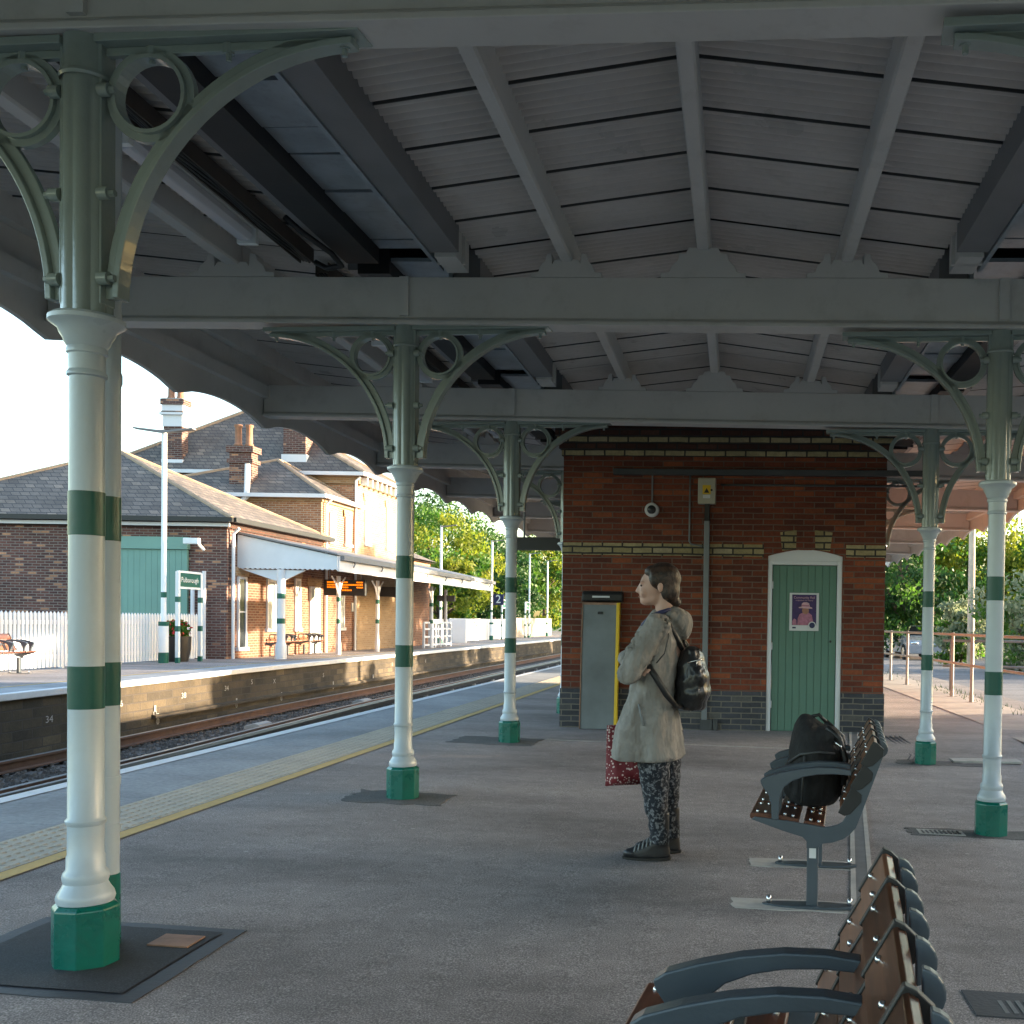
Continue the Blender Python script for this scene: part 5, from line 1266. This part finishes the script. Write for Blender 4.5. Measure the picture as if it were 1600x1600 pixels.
# ------------------------------------------------------------------ trees
def tree(lb, x, y, z, h, rx, ry, mats, seed, group='trees', cl=70, per=95, ls=.16, low=.18, trunk=.22, nm='leafy_tree'):
    rng = random.Random(seed)
    t = thing(nm, lb, 'tree', (x, y, z), 0, group); L = dict(parent=t, local=True)
    cz, rz = h*(.5+low*.5), h*(.5-low*.5)
    b = MB(); b.tube([(0, 0, -.3), (.1, 0, h*.25), (-.05, .1, h*.55), (.05, 0, h*.8)], [trunk, trunk*.8, trunk*.5, trunk*.15], 8)
    for k in range(7):
        a = rng.random()*6.28; z0 = h*rng.uniform(.2, .55); b.tube([(0, 0, z0), (rx*.4*math.cos(a), ry*.4*math.sin(a), z0+h*.13), (rx*.75*math.cos(a), ry*.75*math.sin(a), z0+h*.22)], [trunk*.4, trunk*.25, trunk*.06], 5)
    b.build('trunk', 'bark', smooth=True, **L)
    bs = [MB() for _ in mats]
    for k in range(cl):
        d = Vector((rng.gauss(0, 1), rng.gauss(0, 1), rng.gauss(0, 1))).normalized(); q = rng.uniform(.45, 1.0)
        c = Vector((d.x*rx*q, d.y*ry*q, cz+d.z*rz*q)); s = rng.uniform(.16, .34)*min(rx, rz)
        if c.z < h*.05: c.z = h*.1
        i = min(len(mats)-1, int(rng.random()*len(mats)))
        leaves(bs[i], c, (s*1.25, s*1.25, s*.8), per, ls, rng, .25)
    big = MB()
    for i, b in enumerate(bs):
        big.cur = i; big.add(b.v, b.f)
    big.build('crown', mats if len(mats) > 1 else mats[0], **L)
    return t
GL, GR = 'trees beyond the far platform', 'trees beyond the road'
FT = [('tall dark tree behind the station canopy, left of the lamp posts', -22, 74, 10.6, 5, 5, ['leafd', 'leafm'], 90),
      ('sunlit yellow-green bushy tree right behind the station canopy', -17.6, 60, 7.4, 4.0, 3.6, ['leafy', 'leafy', 'leafm'], 95),
      ('yellow-green shrubby tree low behind the white picket panel', -15.6, 55, 4.6, 2.2, 2.5, ['leafy', 'leafm'], 60),
      ('dark green tree behind the number 2 sign', -19.5, 84, 8.2, 4.4, 4, ['leafd', 'leafd', 'leafm'], 80),
      ('very dark low tree between the number 2 sign and third column', -17.2, 74, 5.2, 2.8, 3, ['leafd'], 60),
      ('bright tree right of the third left column', -18.0, 98, 9.2, 3.8, 4, ['leafy', 'leafm'], 80),
      ('rounded green tree at the end of the tracks, left of the waiting room', -15.5, 112, 8.8, 5.0, 4, ['leafm', 'leafy'], 80),
      ('deep green tree closing the end of the far platform', -22, 105, 8.4, 5.5, 4, ['leafd', 'leafm'], 80),
      ('dark tree filling the line beyond the rails', -9.5, 128, 8.6, 6, 4, ['leafm', 'leafd'], 80),
      ('tree showing in the gap between station roof and second column', -25.5, 66, 9.4, 4.5, 4, ['leafd', 'leafm'], 80)]
for i, (lb, x, y, h, rx, ry, mt, cl) in enumerate(FT): tree(lb, x, y, 0, h, rx, ry, mt, 20+i, GL, cl, 170, .125 if y < 80 else .17, .1)
RT = [('dark green tree at the right corner of the waiting room', 6.6, 43, 6.6, 2.6, 2.6, ['leafd', 'leafd', 'leafm'], 75),
      ('dark tree low behind the parked car', 9.2, 50, 6.2, 2.6, 2.5, ['leafd', 'leafd', 'leafm'], 70),
      ('bright yellow-green tree behind the pale timber pole', 9.9, 45, 6.6, 2.8, 2.6, ['leafy', 'leafy', 'leafm'], 85),
      ('bright leafy tree right of the rightmost column', 13.6, 46, 5.6, 3.2, 2.6, ['leafy', 'leafy', 'leafm'], 80),
      ('mid green tree filling the gap between the two right columns', 8.4, 58, 8.4, 3.6, 3, ['leafy', 'leafm'], 80),
      ('tree far behind the road beyond the bright tree', 15, 60, 7.2, 4.5, 3, ['leafm', 'leafd'], 80),
      ('dark tree straight behind the waiting room', 1.5, 75, 8.5, 4.5, 3, ['leafd', 'leafm'], 60)]
for i, (lb, x, y, h, rx, ry, mt, cl) in enumerate(RT): tree(lb, x, y, -.1, h, rx, ry, mt, 50+i, GR, cl, 175, .10, .05)
HG = ['first', 'second', 'third', 'fourth', 'fifth', 'sixth', 'seventh', 'eighth', 'ninth', 'tenth']
for i, yy in enumerate((-7, -1.5, 4, 9.5, 14.5, 33, 62, 68, 75)):  # added trees out of view, spaced to block and shape the low sun
    tree('added sun-blocking roadside tree out past the right picture edge, %s along the road' % HG[i], (18 if i < 6 else 22)+(i % 3)*.5, yy, -.1, 5.5+.3*(i % 2), 3.6, 3.6, ['leafm', 'leafd'], 140+i, 'added sun-blocking trees beside the road', 110, 80, .30, .0)
SH_ = [('grey-green bush behind the handrail, left of the rightmost column', 8.3, 31, 3.1, 1.5, 1.3), ('tall grey-green bush behind the rightmost column', 10.6, 33, 3.5, 1.8, 1.4), ('grey-green bush at the right picture edge', 12.8, 31, 3.2, 1.8, 1.4), ('low grey-green shrub beside the parked car', 7.6, 36, 2.2, 1.0, 1.0)]
for i, (lb, x, y, h, rx, ry) in enumerate(SH_): tree(lb, x, y, -.1, h, rx, ry, ['leafg', 'leafg', 'leafm'], 80+i, 'shrubs along the road', 60, 95, .075, .0, .06, 'shrub')
# far wooded belt reading as one mass
b = MB(); rng = random.Random(9)
for k in range(150):
    a = rng.uniform(-75, 75); dd = rng.uniform(165, 200); c = (dd*math.sin(R(a)), dd*math.cos(R(a)), rng.uniform(.5, 5.0)); leaves(b, c, (7, 5, 3.6), 60, .9, rng, .3)
tag(b.build('distant_woods', 'leafm', loc=(0, 0, 0)), kind='stuff')
# dark brambles + tall weeds behind the railing
b = MB(); rng = random.Random(12)
for k in range(60):
    y = rng.uniform(24, 44); x = 9.6+rng.uniform(-.1, 2.8)+(y-24)*.02
    leaves(b, (x, y, .25), (.5, .5, .35), 60, .07, rng, .2)
tag(b.build('brambles', 'leafg', loc=(0, 0, 0)), kind='stuff')
b = MB()
for k in range(420):
    y = rng.uniform(12, 34); x = 3.9+rng.uniform(-.12, .35)-(.02*(y-13)); h = rng.uniform(.02, .09); a = rng.random()*6.28
    if rng.random() < .6 and not 15 < y < 21: continue
    b.add([(x, y, G(x, y)), (x+.012, y, G(x, y)), (x+.03*math.cos(a), y+.03*math.sin(a), G(x, y)+h)], [(0, 1, 2)])
tag(b.build('weeds', 'leafd', loc=(0, 0, 0)), kind='stuff')

# ------------------------------------------------------------------ right: handrail, pole, car
t = thing('handrail', 'rust-stained two-bar tubular handrail along the road side of the platform', 'railing', (3.6, 17, .05))
HP = [(3.05, 24.6), (3.34, 22.9), (3.44, 21.3), (3.55, 19.9), (3.66, 17.9), (3.70, 16.6), (3.74, 15.5), (3.86, 13.5), (3.95, 11.6), (4.02, 9.6), (4.05, 7.6)]
for x, y in HP:
    z = G(x, y); b = MB(); b.tube([(x, y, z), (x, y, z+1.04)], .026, 10); p = b.build('post', 'rustpipe', t, smooth=True)
    b = MB(); b.lathe([(.035, z), (.035, z+.12)], (x, y, 0), 10); b.box((x, y, z+.006), (.16, .10, .012)); b.build('foot', 'rustpipe', p)
    b = MB(); b.ell((x, y, z+1.06), (.036, .036, .036), 10, 7); b.ell((x, y, z+.58), (.034, .034, .034), 10, 7); b.build('joint', 'rustpipe', p, smooth='all')
for hh in (1.06, .58):
    b = MB(); b.tube([(x, y, G(x, y)+hh) for x, y in HP], .022, 10); b.build('rail', 'rustpipe', t, smooth='all')
t = thing('grey_rail', 'plain grey barrier rail across the road behind the handrail', 'railing', (8, 21, -.05))
b = MB()
for z in (.5, .98): b.tube([(3.9, 20.0, z), (6.0, 19.6, z), (11, 19.4, z)], .025, 8)
b.build('bars', 'conduit', t, smooth='all')
b = MB()
for x in (4.0, 6.2, 8.6, 10.8): b.tube([(x, 19.7, -.1), (x, 19.7, 1.0)], .028, 8)
b.build('posts', 'conduit', t, smooth='all')
b = MB(); b.tube([(7.75, 35, -.1), (7.72, 35, 5.4)], [.13, .10], 10)
tag(b.build('timber_pole', 'pole', smooth=True), 'pale timber pole standing among the bright trees at right', 'pole')
b = MB(); b.bb(2.05, 2.7, 9.9, 10.12, G(2, 10)-.01, G(2, 10)+.012); tag(b.build('access_cover', 'pale', bev=.004), 'pale ribbed access cover beside the rightmost column', 'cover')
t = thing('parked_car', 'silver parked car glimpsed behind the second right column', 'car', (7.2, 43, -.09), R(8)); L = dict(parent=t, local=True)
prof = [(-2.0, .25), (-2.05, .6), (-1.9, .78), (-1.1, .92), (-.55, 1.35), (.9, 1.40), (1.6, .98), (2.0, .9), (2.05, .3)]
b = MB(); b.loft([[(s*.82*(1 if z < 1 else .84), yy, z) for yy, z in prof] for s in (-1, -.55, .55, 1)]); b.build('body', 'carp', bev=.03, **L)
b = MB(); b.loft([[(s*.70, yy-.012, z+.004) for yy, z in ((-1.05, .97), (-.60, 1.31), (-.60, 1.30), (-1.04, .95))] for s in (-1, 1)]); b.build('windscreen', 'glass', **L)
for s in (-1, 1):
    b = MB(); b.ell((s*.6, -2.0, .66), (.16, .06, .09)); b.build('headlight', 'chrome', smooth='all', **L)
    for yy in (-1.3, 1.3):
        b = MB(); b.tube([(s*.70, yy, .31), (s*.84, yy, .31)], .31, 16); w_ = b.build('wheel', 'tyre', **L); b = MB(); b.tube([(s*.80, yy, .31), (s*.85, yy, .31)], .18, 12); b.build('rim', 'chrome', parent=w_, local=True)
